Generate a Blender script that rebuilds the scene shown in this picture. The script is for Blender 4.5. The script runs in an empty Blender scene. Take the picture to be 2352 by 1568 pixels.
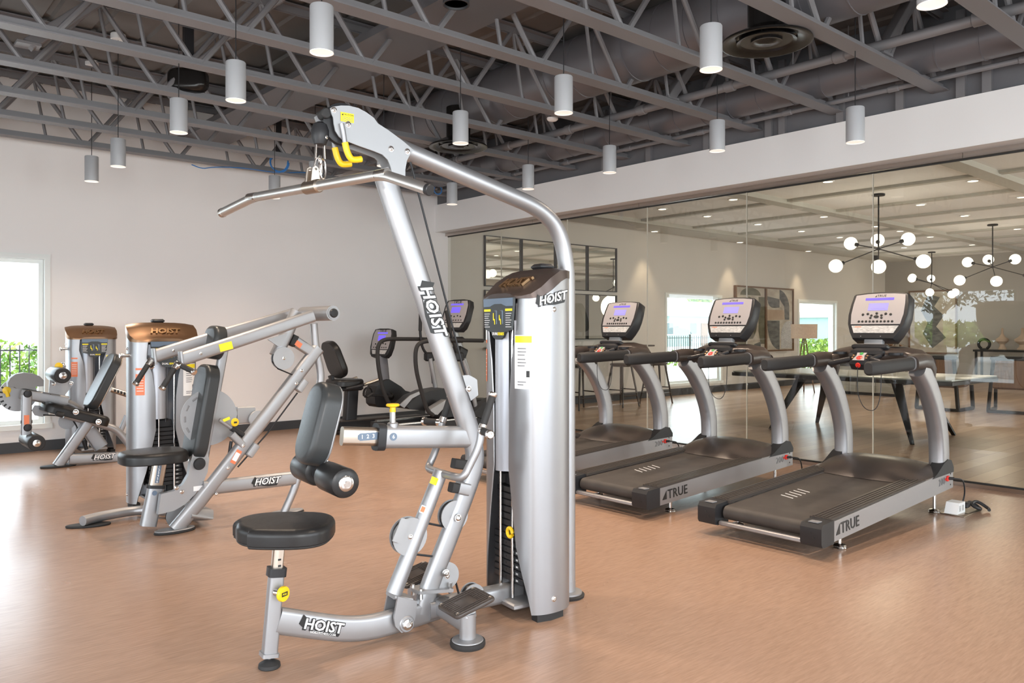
import bpy, math, random
from mathutils import Vector, Matrix
V = Vector
R = math.radians
random.seed(7)
C = bpy.context.scene.collection
scene = bpy.context.scene

# ---------------------------------------------------------------- camera, world, lights, exposure
YAW = 40.97
cam_data = bpy.data.cameras.new('camera')
cam = bpy.data.objects.new('camera', cam_data)
C.objects.link(cam)
cam.location = (0, 0, 1.35)
cam.rotation_euler = (R(90), 0, R(-YAW))
cam_data.lens = 1815.0 / 2352 * 36
cam_data.sensor_width = 36
cam_data.shift_y = -26.0 / 2352
cam_data.clip_start = 0.05
cam_data.clip_end = 300
scene.camera = cam
scene.view_settings.view_transform = 'Standard'
scene.view_settings.look = 'None'
scene.view_settings.gamma = 1
scene.view_settings.use_curve_mapping = False
scene.view_settings.exposure = 0.08
scene.cycles.use_denoising = True
scene.cycles.max_bounces = 8
scene.cycles.diffuse_bounces = 4
scene.cycles.glossy_bounces = 4
scene.cycles.transparent_max_bounces = 12
scene.cycles.caustics_reflective = False
scene.cycles.caustics_refractive = False
scene.cycles.sample_clamp_indirect = 4

world = bpy.data.worlds.new('world')
scene.world = world
world.use_nodes = True
bg = world.node_tree.nodes['Background']
bg.inputs[0].default_value = (0.80, 0.91, 1.0, 1)
bg.inputs[1].default_value = 6.5

def area(name, loc, rot, sx, sy, power, col=(1, 1, 1), spread=180):
    l = bpy.data.lights.new(name, 'AREA')
    l.shape = 'RECTANGLE'; l.size = sx; l.size_y = sy
    l.energy = power; l.color = col; l.spread = R(spread)
    o = bpy.data.objects.new(name, l); C.objects.link(o)
    o.location = loc; o.rotation_euler = rot
    return o
# fill lamps added at unseen windows behind the photographer and in the left wall
for i, wx in enumerate((-1.2, 1.6, 4.4)):
    area('window_fill', (wx, -2.95, 1.75), (R(-90), 0, R(180)), 1.9, 2.3, 60, (0.93, 0.97, 1.0))
for wy in (0.6, 3.4):
    area('window_fill', (-2.62, wy, 1.5), (0, R(-90), 0), 2.1, 1.9, 50, (0.93, 0.97, 1.0))
# fill lamps added at unseen lounge windows behind the frame's right edge
for wx in (10.5, 14.5, 18.5):
    area('window_fill', (wx, -3.95, 1.4), (R(-90), 0, R(180)), 2.4, 2.1, 110, (1.0, 0.97, 0.92))
# the photographer's flash, a hand above the lens
fl = bpy.data.lights.new('camera_flash', 'POINT')
fl.energy = 125; fl.shadow_soft_size = 0.03; fl.color = (1.0, 0.96, 0.93)
fo = bpy.data.objects.new('camera_flash', fl); C.objects.link(fo)
fo.location = (-0.02, 0.02, 1.58)

# ---------------------------------------------------------------- materials
def mat(name, col, rough=0.5, metal=0.0, emit=None, estr=0, coat=0, spec=0.5):
    m = bpy.data.materials.new(name); m.use_nodes = True
    b = m.node_tree.nodes['Principled BSDF']
    b.inputs['Base Color'].default_value = (*col, 1)
    b.inputs['Roughness'].default_value = rough
    b.inputs['Metallic'].default_value = metal
    b.inputs['Specular IOR Level'].default_value = spec
    b.inputs['Coat Weight'].default_value = coat
    if emit:
        b.inputs['Emission Color'].default_value = (*emit, 1)
        b.inputs['Emission Strength'].default_value = estr
    return m
def nodes(m):
    return m.node_tree.nodes, m.node_tree.links, m.node_tree.nodes['Principled BSDF']
def noisy(m, c1, c2, scale=(1, 1, 1), nscale=5.0, detail=4, bump=0.0, rough=None, coords='Object'):
    """colour varied by a noise between c1 and c2; optional bump"""
    n, l, b = nodes(m)
    tc = n.new('ShaderNodeTexCoord'); mp = n.new('ShaderNodeMapping'); nz = n.new('ShaderNodeTexNoise'); rp = n.new('ShaderNodeValToRGB')
    mp.inputs['Scale'].default_value = scale
    nz.inputs['Scale'].default_value = nscale; nz.inputs['Detail'].default_value = detail
    l.new(tc.outputs[coords], mp.inputs[0]); l.new(mp.outputs[0], nz.inputs['Vector'])
    rp.color_ramp.elements[0].color = (*c1, 1); rp.color_ramp.elements[1].color = (*c2, 1)
    rp.color_ramp.elements[0].position = 0.35; rp.color_ramp.elements[1].position = 0.65
    l.new(nz.outputs['Fac'], rp.inputs[0]); l.new(rp.outputs[0], b.inputs['Base Color'])
    if bump:
        bp = n.new('ShaderNodeBump'); bp.inputs['Strength'].default_value = bump; bp.inputs['Distance'].default_value = 0.01
        l.new(nz.outputs['Fac'], bp.inputs['Height']); l.new(bp.outputs[0], b.inputs['Normal'])
    return m

M = {}
def paint(name, col, rough, metal, grain=0.025, spec=None):
    """sprayed or moulded surface with a faint grain in the gloss"""
    m = mat(name, col, rough, metal, spec=spec if spec else (0.32 if max(col) < 0.08 else 0.5))
    n, l, b = nodes(m)
    tc = n.new('ShaderNodeTexCoord'); nz = n.new('ShaderNodeTexNoise'); mr = n.new('ShaderNodeMapRange')
    nz.inputs['Scale'].default_value = 60; nz.inputs['Detail'].default_value = 3
    mr.inputs['To Min'].default_value = max(0.02, rough - grain); mr.inputs['To Max'].default_value = rough + grain
    l.new(tc.outputs['Object'], nz.inputs['Vector']); l.new(nz.outputs['Fac'], mr.inputs['Value']); l.new(mr.outputs[0], b.inputs['Roughness'])
    return m
M['silver'] = paint('silver_paint', (0.365, 0.365, 0.375), 0.44, 0.72)
M['silver2'] = paint('silver_shroud', (0.34, 0.34, 0.352), 0.40, 0.80)
M['plate'] = paint('silver_plate', (0.38, 0.385, 0.395), 0.5, 0.6)
M['shield'] = paint('blue_grey_shield', (0.46, 0.48, 0.53), 0.38, 0.35)
M['chrome'] = paint('chrome', (0.72, 0.70, 0.68), 0.18, 1.0, 0.004)
M['bronze'] = paint('warm_steel', (0.55, 0.48, 0.41), 0.28, 1.0, 0.006)
M['satin'] = paint('brushed_steel', (0.72, 0.71, 0.69), 0.33, 0.95, 0.01)
M['black'] = paint('black_plastic', (0.022, 0.022, 0.024), 0.42, 0)
M['rubber'] = paint('black_rubber', (0.028, 0.027, 0.027), 0.62, 0)
M['vinyl'] = paint('black_vinyl', (0.018, 0.017, 0.017), 0.36, 0, 0.05)
M['pad'] = paint('charcoal_vinyl', (0.035, 0.037, 0.038), 0.36, 0, 0.05)
M['cap'] = paint('brown_cap', (0.075, 0.055, 0.048), 0.34, 0.45)
M['capsheen'] = paint('brown_cap_window_sheen', (0.20, 0.115, 0.065), 0.32, 0.75)  # brown cap with the window's reflection put into its colour
M['capletter'] = paint('bronze_letter', (0.34, 0.21, 0.11), 0.3, 0.9)
M['label'] = mat('label_black', (0.035, 0.04, 0.042), 0.4)
M['labelblue'] = mat('label_blue_grey', (0.13, 0.18, 0.25), 0.4)
M['yellow'] = paint('yellow_plastic', (0.90, 0.58, 0.015), 0.4, 0)
M['lime'] = mat('label_yellow', (0.90, 0.76, 0.02), 0.4)
M['orange'] = mat('label_orange', (0.80, 0.22, 0.10), 0.5)
M['white'] = mat('white_print', (0.85, 0.85, 0.85), 0.45)
M['ink'] = mat('black_print', (0.012, 0.012, 0.012), 0.5)
M['greyprint'] = mat('grey_print', (0.20, 0.20, 0.21), 0.5)
M['red'] = mat('red_plastic', (0.75, 0.03, 0.02), 0.35)
M['green'] = mat('green_plastic', (0.06, 0.35, 0.08), 0.35)
M['steel'] = paint('joist_paint', (0.20, 0.194, 0.203), 0.50, 0.15)
M['duct'] = paint('duct_paint', (0.155, 0.15, 0.162), 0.42, 0.30)
M['deck'] = noisy(mat('deck', (0.09, 0.08, 0.075), 0.6), (0.12, 0.108, 0.10), (0.16, 0.146, 0.138), nscale=1.2)
M['darkwall'] = noisy(mat('plenum_wall', (0.09, 0.09, 0.1), 0.7), (0.12, 0.12, 0.13), (0.14, 0.14, 0.15), nscale=2)
M['diffuser'] = paint('diffuser_black', (0.03, 0.028, 0.027), 0.22, 0.6)
M['pendant'] = paint('pendant_grey', (0.47, 0.48, 0.50), 0.5, 0.2)
M['lamp'] = mat('lamp_glow', (1, 1, 1), 0.4, emit=(1.0, 0.90, 0.76), estr=6)
M['lampoff'] = mat('lamp_off', (0.05, 0.045, 0.04), 0.5)
M['downlight'] = mat('downlight_glow', (1, 1, 1), 0.4, emit=(1.0, 0.88, 0.70), estr=7)
M['globe'] = mat('globe_glow', (1, 1, 1), 0.3, emit=(1.0, 0.93, 0.80), estr=1.9)
M['screen'] = mat('lcd_glow', (0.1, 0.08, 0.3), 0.3, emit=(0.14, 0.09, 0.80), estr=1.0)
M['screen2'] = mat('lcd_glow_pale', (0.2, 0.2, 0.4), 0.3, emit=(0.26, 0.20, 0.85), estr=0.8)
M['consoleface'] = mat('console_face', (0.37, 0.345, 0.35), 0.45, 0.15)
M['conslabel'] = noisy(mat('console_label', (0.4, 0.4, 0.4), 0.5), (0.32, 0.32, 0.32), (0.62, 0.61, 0.6), scale=(1, 3, 20), nscale=14)
M['tmsilver'] = paint('treadmill_silver', (0.34, 0.33, 0.335), 0.45, 0.75)
M['hood'] = paint('treadmill_hood', (0.058, 0.046, 0.04), 0.30, 0.1, 0.05)
M['belt'] = noisy(mat('belt', (0.04, 0.033, 0.03), 0.55), (0.035, 0.029, 0.026), (0.05, 0.042, 0.037), nscale=8)
M['rail'] = paint('foot_rail', (0.05, 0.041, 0.036), 0.42, 0)
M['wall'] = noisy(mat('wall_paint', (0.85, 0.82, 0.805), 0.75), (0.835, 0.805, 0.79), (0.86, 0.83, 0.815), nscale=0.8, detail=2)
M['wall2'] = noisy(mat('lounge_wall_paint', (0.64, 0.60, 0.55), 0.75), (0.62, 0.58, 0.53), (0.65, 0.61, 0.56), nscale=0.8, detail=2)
M['soffit'] = mat('soffit_paint', (0.87, 0.86, 0.855), 0.7)
M['base'] = mat('baseboard_charcoal', (0.05, 0.052, 0.056), 0.5)
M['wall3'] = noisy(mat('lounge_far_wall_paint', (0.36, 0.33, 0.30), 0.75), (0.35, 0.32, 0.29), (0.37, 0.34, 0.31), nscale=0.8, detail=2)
M['frame'] = mat('window_frame_white', (0.80, 0.82, 0.80), 0.4)
M['track'] = paint('glass_track', (0.55, 0.50, 0.46), 0.22, 1.0)
M['cloth'] = noisy(mat('lamp_shade_linen', (0.62, 0.45, 0.33), 0.8), (0.58, 0.42, 0.31), (0.66, 0.48, 0.36), nscale=30)
M['wood'] = noisy(mat('brown_wood', (0.16, 0.085, 0.045), 0.45), (0.13, 0.068, 0.036), (0.20, 0.11, 0.06), scale=(1, 8, 1), nscale=4)
M['darkwood'] = noisy(mat('dark_wood', (0.035, 0.024, 0.018), 0.4), (0.028, 0.02, 0.015), (0.05, 0.034, 0.025), scale=(1, 8, 1), nscale=4)
M['greywood'] = noisy(mat('pale_grey_wood', (0.36, 0.32, 0.26), 0.55), (0.32, 0.285, 0.23), (0.40, 0.36, 0.30), scale=(1, 1, 10), nscale=3)
M['tabletop'] = mat('table_top_pale', (0.40, 0.41, 0.37), 0.25)
M['iron'] = paint('black_iron', (0.02, 0.019, 0.018), 0.4, 0.4)
M['greymatte'] = paint('grey_matte', (0.22, 0.22, 0.225), 0.55, 0.1)
M['blue'] = mat('blue_cable', (0.03, 0.20, 0.55), 0.45)
M['concrete'] = noisy(mat('paving', (0.75, 0.74, 0.70), 0.9), (0.70, 0.69, 0.65), (0.80, 0.79, 0.75), nscale=1)
M['leaf'] = noisy(mat('leaf', (0.15, 0.28, 0.04), 0.5), (0.07, 0.17, 0.02), (0.30, 0.42, 0.05), nscale=3)
M['darkleaf'] = noisy(mat('dark_leaf', (0.03, 0.06, 0.02), 0.5), (0.02, 0.045, 0.012), (0.045, 0.08, 0.02), nscale=3)
M['bark'] = mat('bark', (0.03, 0.022, 0.016), 0.85)
M['teal'] = mat('house_siding', (0.30, 0.45, 0.43), 0.7)
M['roof'] = mat('house_roof', (0.35, 0.34, 0.34), 0.8)
M['houseglass'] = mat('house_window', (0.10, 0.14, 0.15), 0.2)
M['stucco'] = mat('stucco', (0.62, 0.62, 0.60), 0.8)

def floor_material():
    m = mat('gym_floor', (0.35, 0.19, 0.11), 0.32)
    n, l, b = nodes(m)
    tc = n.new('ShaderNodeTexCoord')
    def noise(scale, nscale, detail):
        mp = n.new('ShaderNodeMapping'); nz = n.new('ShaderNodeTexNoise')
        mp.inputs['Scale'].default_value = scale; mp.inputs['Rotation'].default_value = (0, 0, R(38))
        nz.inputs['Scale'].default_value = nscale; nz.inputs['Detail'].default_value = detail
        l.new(tc.outputs['Object'], mp.inputs[0]); l.new(mp.outputs[0], nz.inputs['Vector'])
        return nz
    a = noise((3, 26, 1), 4, 6)
    rp = n.new('ShaderNodeValToRGB')
    rp.color_ramp.elements[0].position = 0.25; rp.color_ramp.elements[1].position = 0.75
    rp.color_ramp.elements[0].color = (0.305, 0.190, 0.130, 1); rp.color_ramp.elements[1].color = (0.40, 0.256, 0.18, 1)
    l.new(a.outputs['Fac'], rp.inputs[0])
    l.new(rp.outputs[0], b.inputs['Base Color'])
    c = noise((1, 1, 1), 1.3, 4); mr = n.new('ShaderNodeMapRange')
    mr.inputs['To Min'].default_value = 0.20; mr.inputs['To Max'].default_value = 0.31
    l.new(c.outputs['Fac'], mr.inputs['Value']); l.new(mr.outputs[0], b.inputs['Roughness'])
    bp = n.new('ShaderNodeBump'); bp.inputs['Strength'].default_value = 0.05; bp.inputs['Distance'].default_value = 0.002
    l.new(a.outputs['Fac'], bp.inputs['Height']); l.new(bp.outputs[0], b.inputs['Normal'])
    return m
M['floor'] = floor_material()

def plank_material():
    m = mat('lounge_planks', (0.3, 0.2, 0.13), 0.3)
    n, l, b = nodes(m)
    tc = n.new('ShaderNodeTexCoord'); mp = n.new('ShaderNodeMapping'); bk = n.new('ShaderNodeTexBrick')
    mp.inputs['Rotation'].default_value = (0, 0, R(0))
    bk.inputs['Scale'].default_value = 1.0; bk.inputs['Brick Width'].default_value = 1.3; bk.inputs['Row Height'].default_value = 0.18
    bk.inputs['Mortar Size'].default_value = 0.003
    bk.inputs['Color1'].default_value = (0.34, 0.225, 0.15, 1); bk.inputs['Color2'].default_value = (0.52, 0.37, 0.265, 1)
    bk.inputs['Mortar'].default_value = (0.18, 0.115, 0.08, 1)
    l.new(tc.outputs['Object'], mp.inputs[0]); l.new(mp.outputs[0], bk.inputs['Vector'])
    l.new(bk.outputs['Color'], b.inputs['Base Color'])
    b.inputs['Roughness'].default_value = 0.28
    return m
M['planks'] = plank_material()

def glass_material(name, tint, ior=1.5, rough=0.0, gain=1.0):
    m = bpy.data.materials.new(name); m.use_nodes = True
    n, l = m.node_tree.nodes, m.node_tree.links
    n.remove(n['Principled BSDF'])
    out = n['Material Output']
    tr = n.new('ShaderNodeBsdfTransparent'); gl = n.new('ShaderNodeBsdfGlossy'); fr = n.new('ShaderNodeFresnel'); mx = n.new('ShaderNodeMixShader')
    tr.inputs[0].default_value = (*tint, 1); gl.inputs['Roughness'].default_value = rough
    fr.inputs[0].default_value = ior
    ge = n.new('ShaderNodeNewGeometry'); sb = n.new('ShaderNodeMath'); sb.operation = 'SUBTRACT'; sb.inputs[0].default_value = 1.0
    ml = n.new('ShaderNodeMath'); ml.operation = 'MULTIPLY'; ml.use_clamp = True
    l.new(ge.outputs['Backfacing'], sb.inputs[1]); l.new(fr.outputs[0], ml.inputs[0]); l.new(sb.outputs[0], ml.inputs[1])
    dm = n.new('ShaderNodeMath'); dm.operation = 'MULTIPLY'; dm.use_clamp = True; dm.inputs[1].default_value = gain
    l.new(ml.outputs[0], dm.inputs[0]); l.new(dm.outputs[0], mx.inputs[0]); l.new(tr.outputs[0], mx.inputs[1]); l.new(gl.outputs[0], mx.inputs[2]); l.new(mx.outputs[0], out.inputs[0])
    return m
M['glass'] = glass_material('partition_glass', (0.90, 0.905, 0.875), 1.52, 0.0, 2.1)
M['winglass'] = glass_material('window_glass', (0.97, 0.98, 0.98), 1.45)
M['mirror'] = mat('mirror', (0.80, 0.82, 0.78), 0.01, 1.0)

# ---------------------------------------------------------------- geometry helpers
ORG = {}
def ortho(t):
    t = V(t).normalized()
    a = V((0, 0, 1)) if abs(t.z) < 0.9 else V((1, 0, 0))
    s = t.cross(a).normalized()
    return s, s.cross(t).normalized()
def fillet(pts, r, k=5, closed=False):
    pts = [V(p) for p in pts]; out = []
    n = len(pts)
    for i, p in enumerate(pts):
        if not closed and i in (0, n - 1):
            out.append(p); continue
        a, b = pts[i - 1], pts[(i + 1) % n]
        da, db = (a - p), (b - p)
        ra = min(r, da.length * 0.48); rb = min(r, db.length * 0.48)
        p0 = p + da.normalized() * ra; p1 = p + db.normalized() * rb
        for j in range(k + 1):
            t = j / k
            out.append(p0 * (1 - t) ** 2 + p * 2 * t * (1 - t) + p1 * t * t)
    return out
def rr(w, h, r, k=3):
    """rounded rectangle profile"""
    r = min(r, w * 0.499, h * 0.499)
    out = []
    for cx, cy, a0 in ((w / 2 - r, h / 2 - r, 0), (-w / 2 + r, h / 2 - r, 90), (-w / 2 + r, -h / 2 + r, 180), (w / 2 - r, -h / 2 + r, 270)):
        for j in range(k + 1):
            a = R(a0 + 90 * j / k)
            out.append((cx + r * math.cos(a), cy + r * math.sin(a)))
    return out
def circ(rx, ry=None, n=12):
    ry = ry or rx
    return [(rx * math.cos(2 * math.pi * i / n), ry * math.sin(2 * math.pi * i / n)) for i in range(n)]

class G:
    def __init__(s): s.v = []; s.f = []
    def add(s, vs, fs):
        o = len(s.v); s.v += [V(p) for p in vs]; s.f += [tuple(i + o for i in f) for f in fs]; return s
    def sweep(s, path, prof, side=None, caps=True, scales=None, closed=False):
        path = [V(p) for p in path]; n = len(path); m = len(prof); vs = []; fs = []
        T = []
        for i in range(n):
            if closed:
                a, b = path[i - 1], path[(i + 1) % n]
            else:
                a, b = path[max(0, i - 1)], path[min(n - 1, i + 1)]
            T.append((b - a).normalized())
        if side is None:
            sd, _ = ortho(T[0])
        for i in range(n):
            t = T[i]
            if side is not None:
                sd = V(side); sd = (sd - t * sd.dot(t)).normalized()
            else:
                sd = (sd - t * sd.dot(t)).normalized()
            up = t.cross(sd)
            k = scales[i] if scales else (1, 1)
            if not isinstance(k, tuple): k = (k, k)
            for p, q in prof:
                vs.append(path[i] + sd * p * k[0] + up * q * k[1])
        for i in range(n if closed else n - 1):
            i2 = (i + 1) % n
            for j in range(m):
                j2 = (j + 1) % m
                fs.append((i * m + j, i * m + j2, i2 * m + j2, i2 * m + j))
        if caps and not closed:
            fs.append(tuple(range(m))[::-1]); fs.append(tuple((n - 1) * m + j for j in range(m)))
        return s.add(vs, fs)
    def tube(s, path, r, n=12, **k): return s.sweep(path, circ(r, None, n), **k)
    def beam(s, path, w, h, r=0.012, side=None, **k): return s.sweep(path, rr(w, h, r), side=side, **k)
    def lathe(s, prof, o, ax, n=20, arc=360):
        o = V(o); ax = V(ax).normalized(); a, b = ortho(ax); vs = []; fs = []
        m = len(prof); nn = n if arc == 360 else n + 1
        for i in range(nn):
            t = R(arc) * i / n; d = a * math.cos(t) + b * math.sin(t)
            for r, h in prof: vs.append(o + d * r + ax * h)
        for i in range(n):
            i2 = (i + 1) % nn
            for j in range(m - 1):
                fs.append((i * m + j, i * m + j + 1, i2 * m + j + 1, i2 * m + j))
        if prof[0][0] > 1e-5: fs.append(tuple(i * m for i in range(nn)))
        if prof[-1][0] > 1e-5: fs.append(tuple(i * m + m - 1 for i in range(nn))[::-1])
        return s.add(vs, fs)
    def cyl(s, p0, p1, r, n=16, c=0.0):
        p0, p1 = V(p0), V(p1); h = (p1 - p0).length
        pr = [(r, 0), (r, h)] if not c else [(r - c, 0), (r, c), (r, h - c), (r - c, h)]
        return s.lathe(pr, p0, p1 - p0, n)
    def box(s, c, size, rot=None, bev=0.0):
        c = V(c); x, y, z = (d / 2 for d in size); rot = rot or Matrix.Identity(3)
        if bev:
            pr = rr(size[0], size[1], bev, 2)
            pr2 = [(p * (size[0] - 2 * bev) / size[0], q * (size[1] - 2 * bev) / size[1]) for p, q in pr]
            m = len(pr); vs = []; fs = []
            for zz, P in ((-z, pr2), (-z + bev, pr), (z - bev, pr), (z, pr2)):
                vs += [c + rot @ V((p, q, zz)) for p, q in P]
            for i in range(3):
                for j in range(m): fs.append((i * m + j, i * m + (j + 1) % m, (i + 1) * m + (j + 1) % m, (i + 1) * m + j))
            fs.append(tuple(range(m))[::-1]); fs.append(tuple(3 * m + j for j in range(m)))
            return s.add(vs, fs)
        vs = [c + rot @ V((a * x, b * y, d * z)) for a in (-1, 1) for b in (-1, 1) for d in (-1, 1)]
        return s.add(vs, [(0, 1, 3, 2), (4, 6, 7, 5), (0, 4, 5, 1), (2, 3, 7, 6), (0, 2, 6, 4), (1, 5, 7, 3)])
    def bb(s, lo, hi):
        return s.box([(a + b) / 2 for a, b in zip(lo, hi)], [abs(b - a) for a, b in zip(lo, hi)])
    def prism(s, pts, n, th):
        """3D planar outline extruded by th along n, centred on the outline"""
        n = V(n).normalized(); pts = [V(p) for p in pts]; m = len(pts)
        vs = [p - n * th / 2 for p in pts] + [p + n * th / 2 for p in pts]
        fs = [tuple(range(m))[::-1], tuple(range(m, 2 * m))] + [(j, (j + 1) % m, m + (j + 1) % m, m + j) for j in range(m)]
        return s.add(vs, fs)
    def flat(s, poly, o, ux, uy, th):
        o, ux, uy = V(o), V(ux).normalized(), V(uy).normalized()
        return s.prism([o + ux * a + uy * b for a, b in poly], ux.cross(uy), th)
    def pad(s, poly, o, ux, uy, th, r, k=4):
        """upholstered pad: outline in (ux, uy), the rounded face on +n, thickness th"""
        o, ux, uy = V(o), V(ux).normalized(), V(uy).normalized(); n = ux.cross(uy); m = len(poly)
        nr = []
        for i in range(m):
            a, b = poly[i - 1], poly[(i + 1) % m]
            d = V((b[1] - a[1], -(b[0] - a[0]))); nr.append(d.normalized() if d.length > 1e-9 else V((0, 0)))
        ar = sum(poly[i - 1][0] * poly[i][1] - poly[i][0] * poly[i - 1][1] for i in range(m))
        sg = 1 if ar > 0 else -1
        rings = [(0.006, 0), (0, 0.006), (0, th - r)] + [(r * (1 - math.cos(R(90 * j / k))), th - r + r * math.sin(R(90 * j / k))) for j in range(1, k + 1)]
        vs = []; fs = []
        for ins, h in rings:
            for (x, y), d in zip(poly, nr):
                vs.append(o + ux * (x - sg * d.x * ins) + uy * (y - sg * d.y * ins) + n * h)
        for i in range(len(rings) - 1):
            for j in range(m):
                q = (i * m + j, i * m + (j + 1) % m, (i + 1) * m + (j + 1) % m, (i + 1) * m + j)
                fs.append(q if sg > 0 else q[::-1])
        a = tuple(range(m)); b = tuple((len(rings) - 1) * m + j for j in range(m))
        fs.append(a[::-1] if sg > 0 else a); fs.append(b if sg > 0 else b[::-1])
        return s.add(vs, fs)
    def ob(s, name, m, parent=None, sharp=38, label=None):
        if parent is not None: base = ORG[parent.name]
        else:
            xs = [p.x for p in s.v]; ys = [p.y for p in s.v]; zs = [p.z for p in s.v]
            base = V(((min(xs) + max(xs)) / 2, (min(ys) + max(ys)) / 2, min(zs)))
        me = bpy.data.meshes.new(name)
        me.from_pydata([p - base for p in s.v], [], s.f)
        me.materials.append(M[m] if isinstance(m, str) else m)
        me.update()
        me.polygons.foreach_set('use_smooth', [True] * len(me.polygons))
        me.set_sharp_from_angle(angle=R(sharp))
        o = bpy.data.objects.new(name, me); C.objects.link(o)
        if parent is not None: o.parent = parent
        else: o.location = base
        ORG[o.name] = base
        if label: o['label'] = label
        return o
def tag(o, label=None, cat=None, group=None, kind=None):
    if label: o['label'] = label
    if cat: o['category'] = cat
    if group: o['group'] = group
    if kind: o['kind'] = kind
    return o
def thing(name, label, cat, loc=(0, 0, 0), group=None):
    o = bpy.data.objects.new(name, None); C.objects.link(o)
    o.location = loc; o.empty_display_size = 0.1
    ORG[o.name] = V(loc)
    return tag(o, label, cat, group)
def struct(o): o['kind'] = 'structure'; return o
def dup(o, parent=None, loc=None, rotz=None):
    c = o.copy(); C.objects.link(c); c.parent = parent
    if loc is not None: c.location = loc
    if rotz is not None: c.rotation_euler = (0, 0, rotz)
    for ch in KIDS(o): dup(ch, c)
    return c
def KIDS(o): return [c for c in C.objects if c.parent == o]
_text = {}
def text_mesh(txt, offset=0.0, shear=0.0, ext=0.02, space=1.0):
    key = (txt, offset, shear, ext, space)
    if key not in _text:
        cu = bpy.data.curves.new('t', 'FONT'); cu.body = txt; cu.size = 1; cu.offset = offset; cu.shear = shear; cu.extrude = ext
        cu.align_x = 'CENTER'; cu.align_y = 'CENTER'; cu.resolution_u = 2; cu.space_character = space
        to = bpy.data.objects.new('t', cu); C.objects.link(to)
        dg = bpy.context.evaluated_depsgraph_get()
        me = bpy.data.meshes.new_from_object(to.evaluated_get(dg))
        _text[key] = ([v.co.copy() for v in me.vertices], [tuple(p.vertices) for p in me.polygons])
        bpy.data.objects.remove(to); bpy.data.curves.remove(cu); bpy.data.meshes.remove(me)
    return _text[key]
def lettering(g, txt, size, o, ux, uy, depth=0.002, offset=0.0, shear=0.0, space=1.0, bend=None):
    vs, fs = text_mesh(txt, offset, shear, 0.02, space)
    o, ux, uy = V(o), V(ux).normalized(), V(uy).normalized(); n = ux.cross(uy)
    g.add([o + ux * v.x * size + uy * v.y * size + n * (depth if v.z > 0 else -0.0005) for v in vs], fs)
    return g
def wordmark(o, ux, uy, size, parent, mode='white', name='logo'):
    """slanted block wordmark: dark backing shape under pale letters"""
    o, ux, uy = V(o), V(ux).normalized(), V(uy).normalized(); n = ux.cross(uy)
    w = size * 1.6
    if mode == 'relief':
        g = G(); lettering(g, 'HOIST', size, o, ux, uy, 0.012, 0.035, 0.28)
        return g.ob(name, 'capletter', parent)
    g = G(); lettering(g, 'HOIST', size, o, ux, uy, 0.0012, 0.075, 0.28); lettering(g, 'HOIST', size, o - ux * 0.06 * size - uy * 0.05 * size, ux, uy, 0.0008, 0.075, 0.28)
    g.flat([(-w * 1.08, -0.05 * size), (-w * 0.86, 0.62 * size), (-w * 0.70, 0.40 * size), (-w * 0.80, -0.40 * size)], o + n * 0.0006, ux, uy, 0.0012)
    g.flat([(-w * 0.62, -0.38 * size), (w * 0.78, -0.38 * size), (w * 0.70, -0.56 * size), (w * 0.1, -0.56 * size)], o + n * 0.0006, ux, uy, 0.0012)
    b = g.ob(name, 'ink', parent)
    g = G(); lettering(g, 'HOIST', size, o + n * 0.0012, ux, uy, 0.0012, 0.02, 0.28)
    g.ob('lettering', 'white', b if parent is None or parent.parent is None else parent)
    return b
def bolt(parent, c, ax, r=0.011, m='chrome', name='bolt'):
    ax = V(ax).normalized(); c = V(c)
    g = G().lathe([(r * 1.25, -0.004), (r * 1.25, 0.002), (r, 0.0022), (r * 0.9, r * 0.45), (r * 0.5, r * 0.62), (r * 0.45, r * 0.45), (0, r * 0.45)], c, ax, 14)
    return g.ob(name, m, parent)

# ================================================================ ROOM SHELL
YB = 10.15; XG = 7.47; XF = 23.06; XL = -2.66; YF = -3.0
def wall_along_x(y0, y1, x0, x1, z0, z1, holes):
    g = G(); x = x0
    for a, b, zl, zh in sorted(holes):
        g.bb((x, y0, z0), (a, y1, z1))
        if zl > z0: g.bb((a, y0, z0), (b, y1, zl))
        g.bb((a, y0, zh), (b, y1, z1)); x = b
    return g.bb((x, y0, z0), (x1, y1, z1))
def wall_along_y(x0, x1, y0, y1, z0, z1, holes):
    g = G(); y = y0
    for a, b, zl, zh in sorted(holes):
        g.bb((x0, y, z0), (x1, a, z1))
        if zl > z0: g.bb((x0, a, z0), (x1, b, zl))
        g.bb((x0, a, zh), (x1, b, z1)); y = b
    return g.bb((x0, y, z0), (x1, y1, z1))

struct(G().bb((XL - 0.2, YF - 0.2, -0.1), (XG + 0.06, YB + 0.2, 0)).ob('floor', 'floor'))
struct(G().bb((XG + 0.06, -4.2, -0.1), (XF + 0.2, YB + 0.2, 0)).ob('floor_lounge', 'planks'))
struct(wall_along_x(YB, YB + 0.2, XL - 0.2, XG + 0.05, 0, 4.12, [(0.0, 1.86, 0.30, 2.15)]).ob('wall_back', 'wall'))
struct(wall_along_x(YB, YB + 0.2, XG + 0.05, XF + 0.2, 0, 3.6, [(13.0, 14.90, 0.24, 2.07), (18.25, 20.14, 0.24, 2.07)]).ob('wall_lounge_back', 'wall2'))
LW = [(-0.4, 1.5, 0.3, 2.15), (2.4, 4.3, 0.3, 2.15), (5.24, 7.2, 0.3, 2.15)]  # first two openings added, unseen, to go with the fill lamps
struct(wall_along_y(XL - 0.2, XL, YF - 0.2, YB, 0, 4.12, LW).ob('wall_left', 'wall'))
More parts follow.
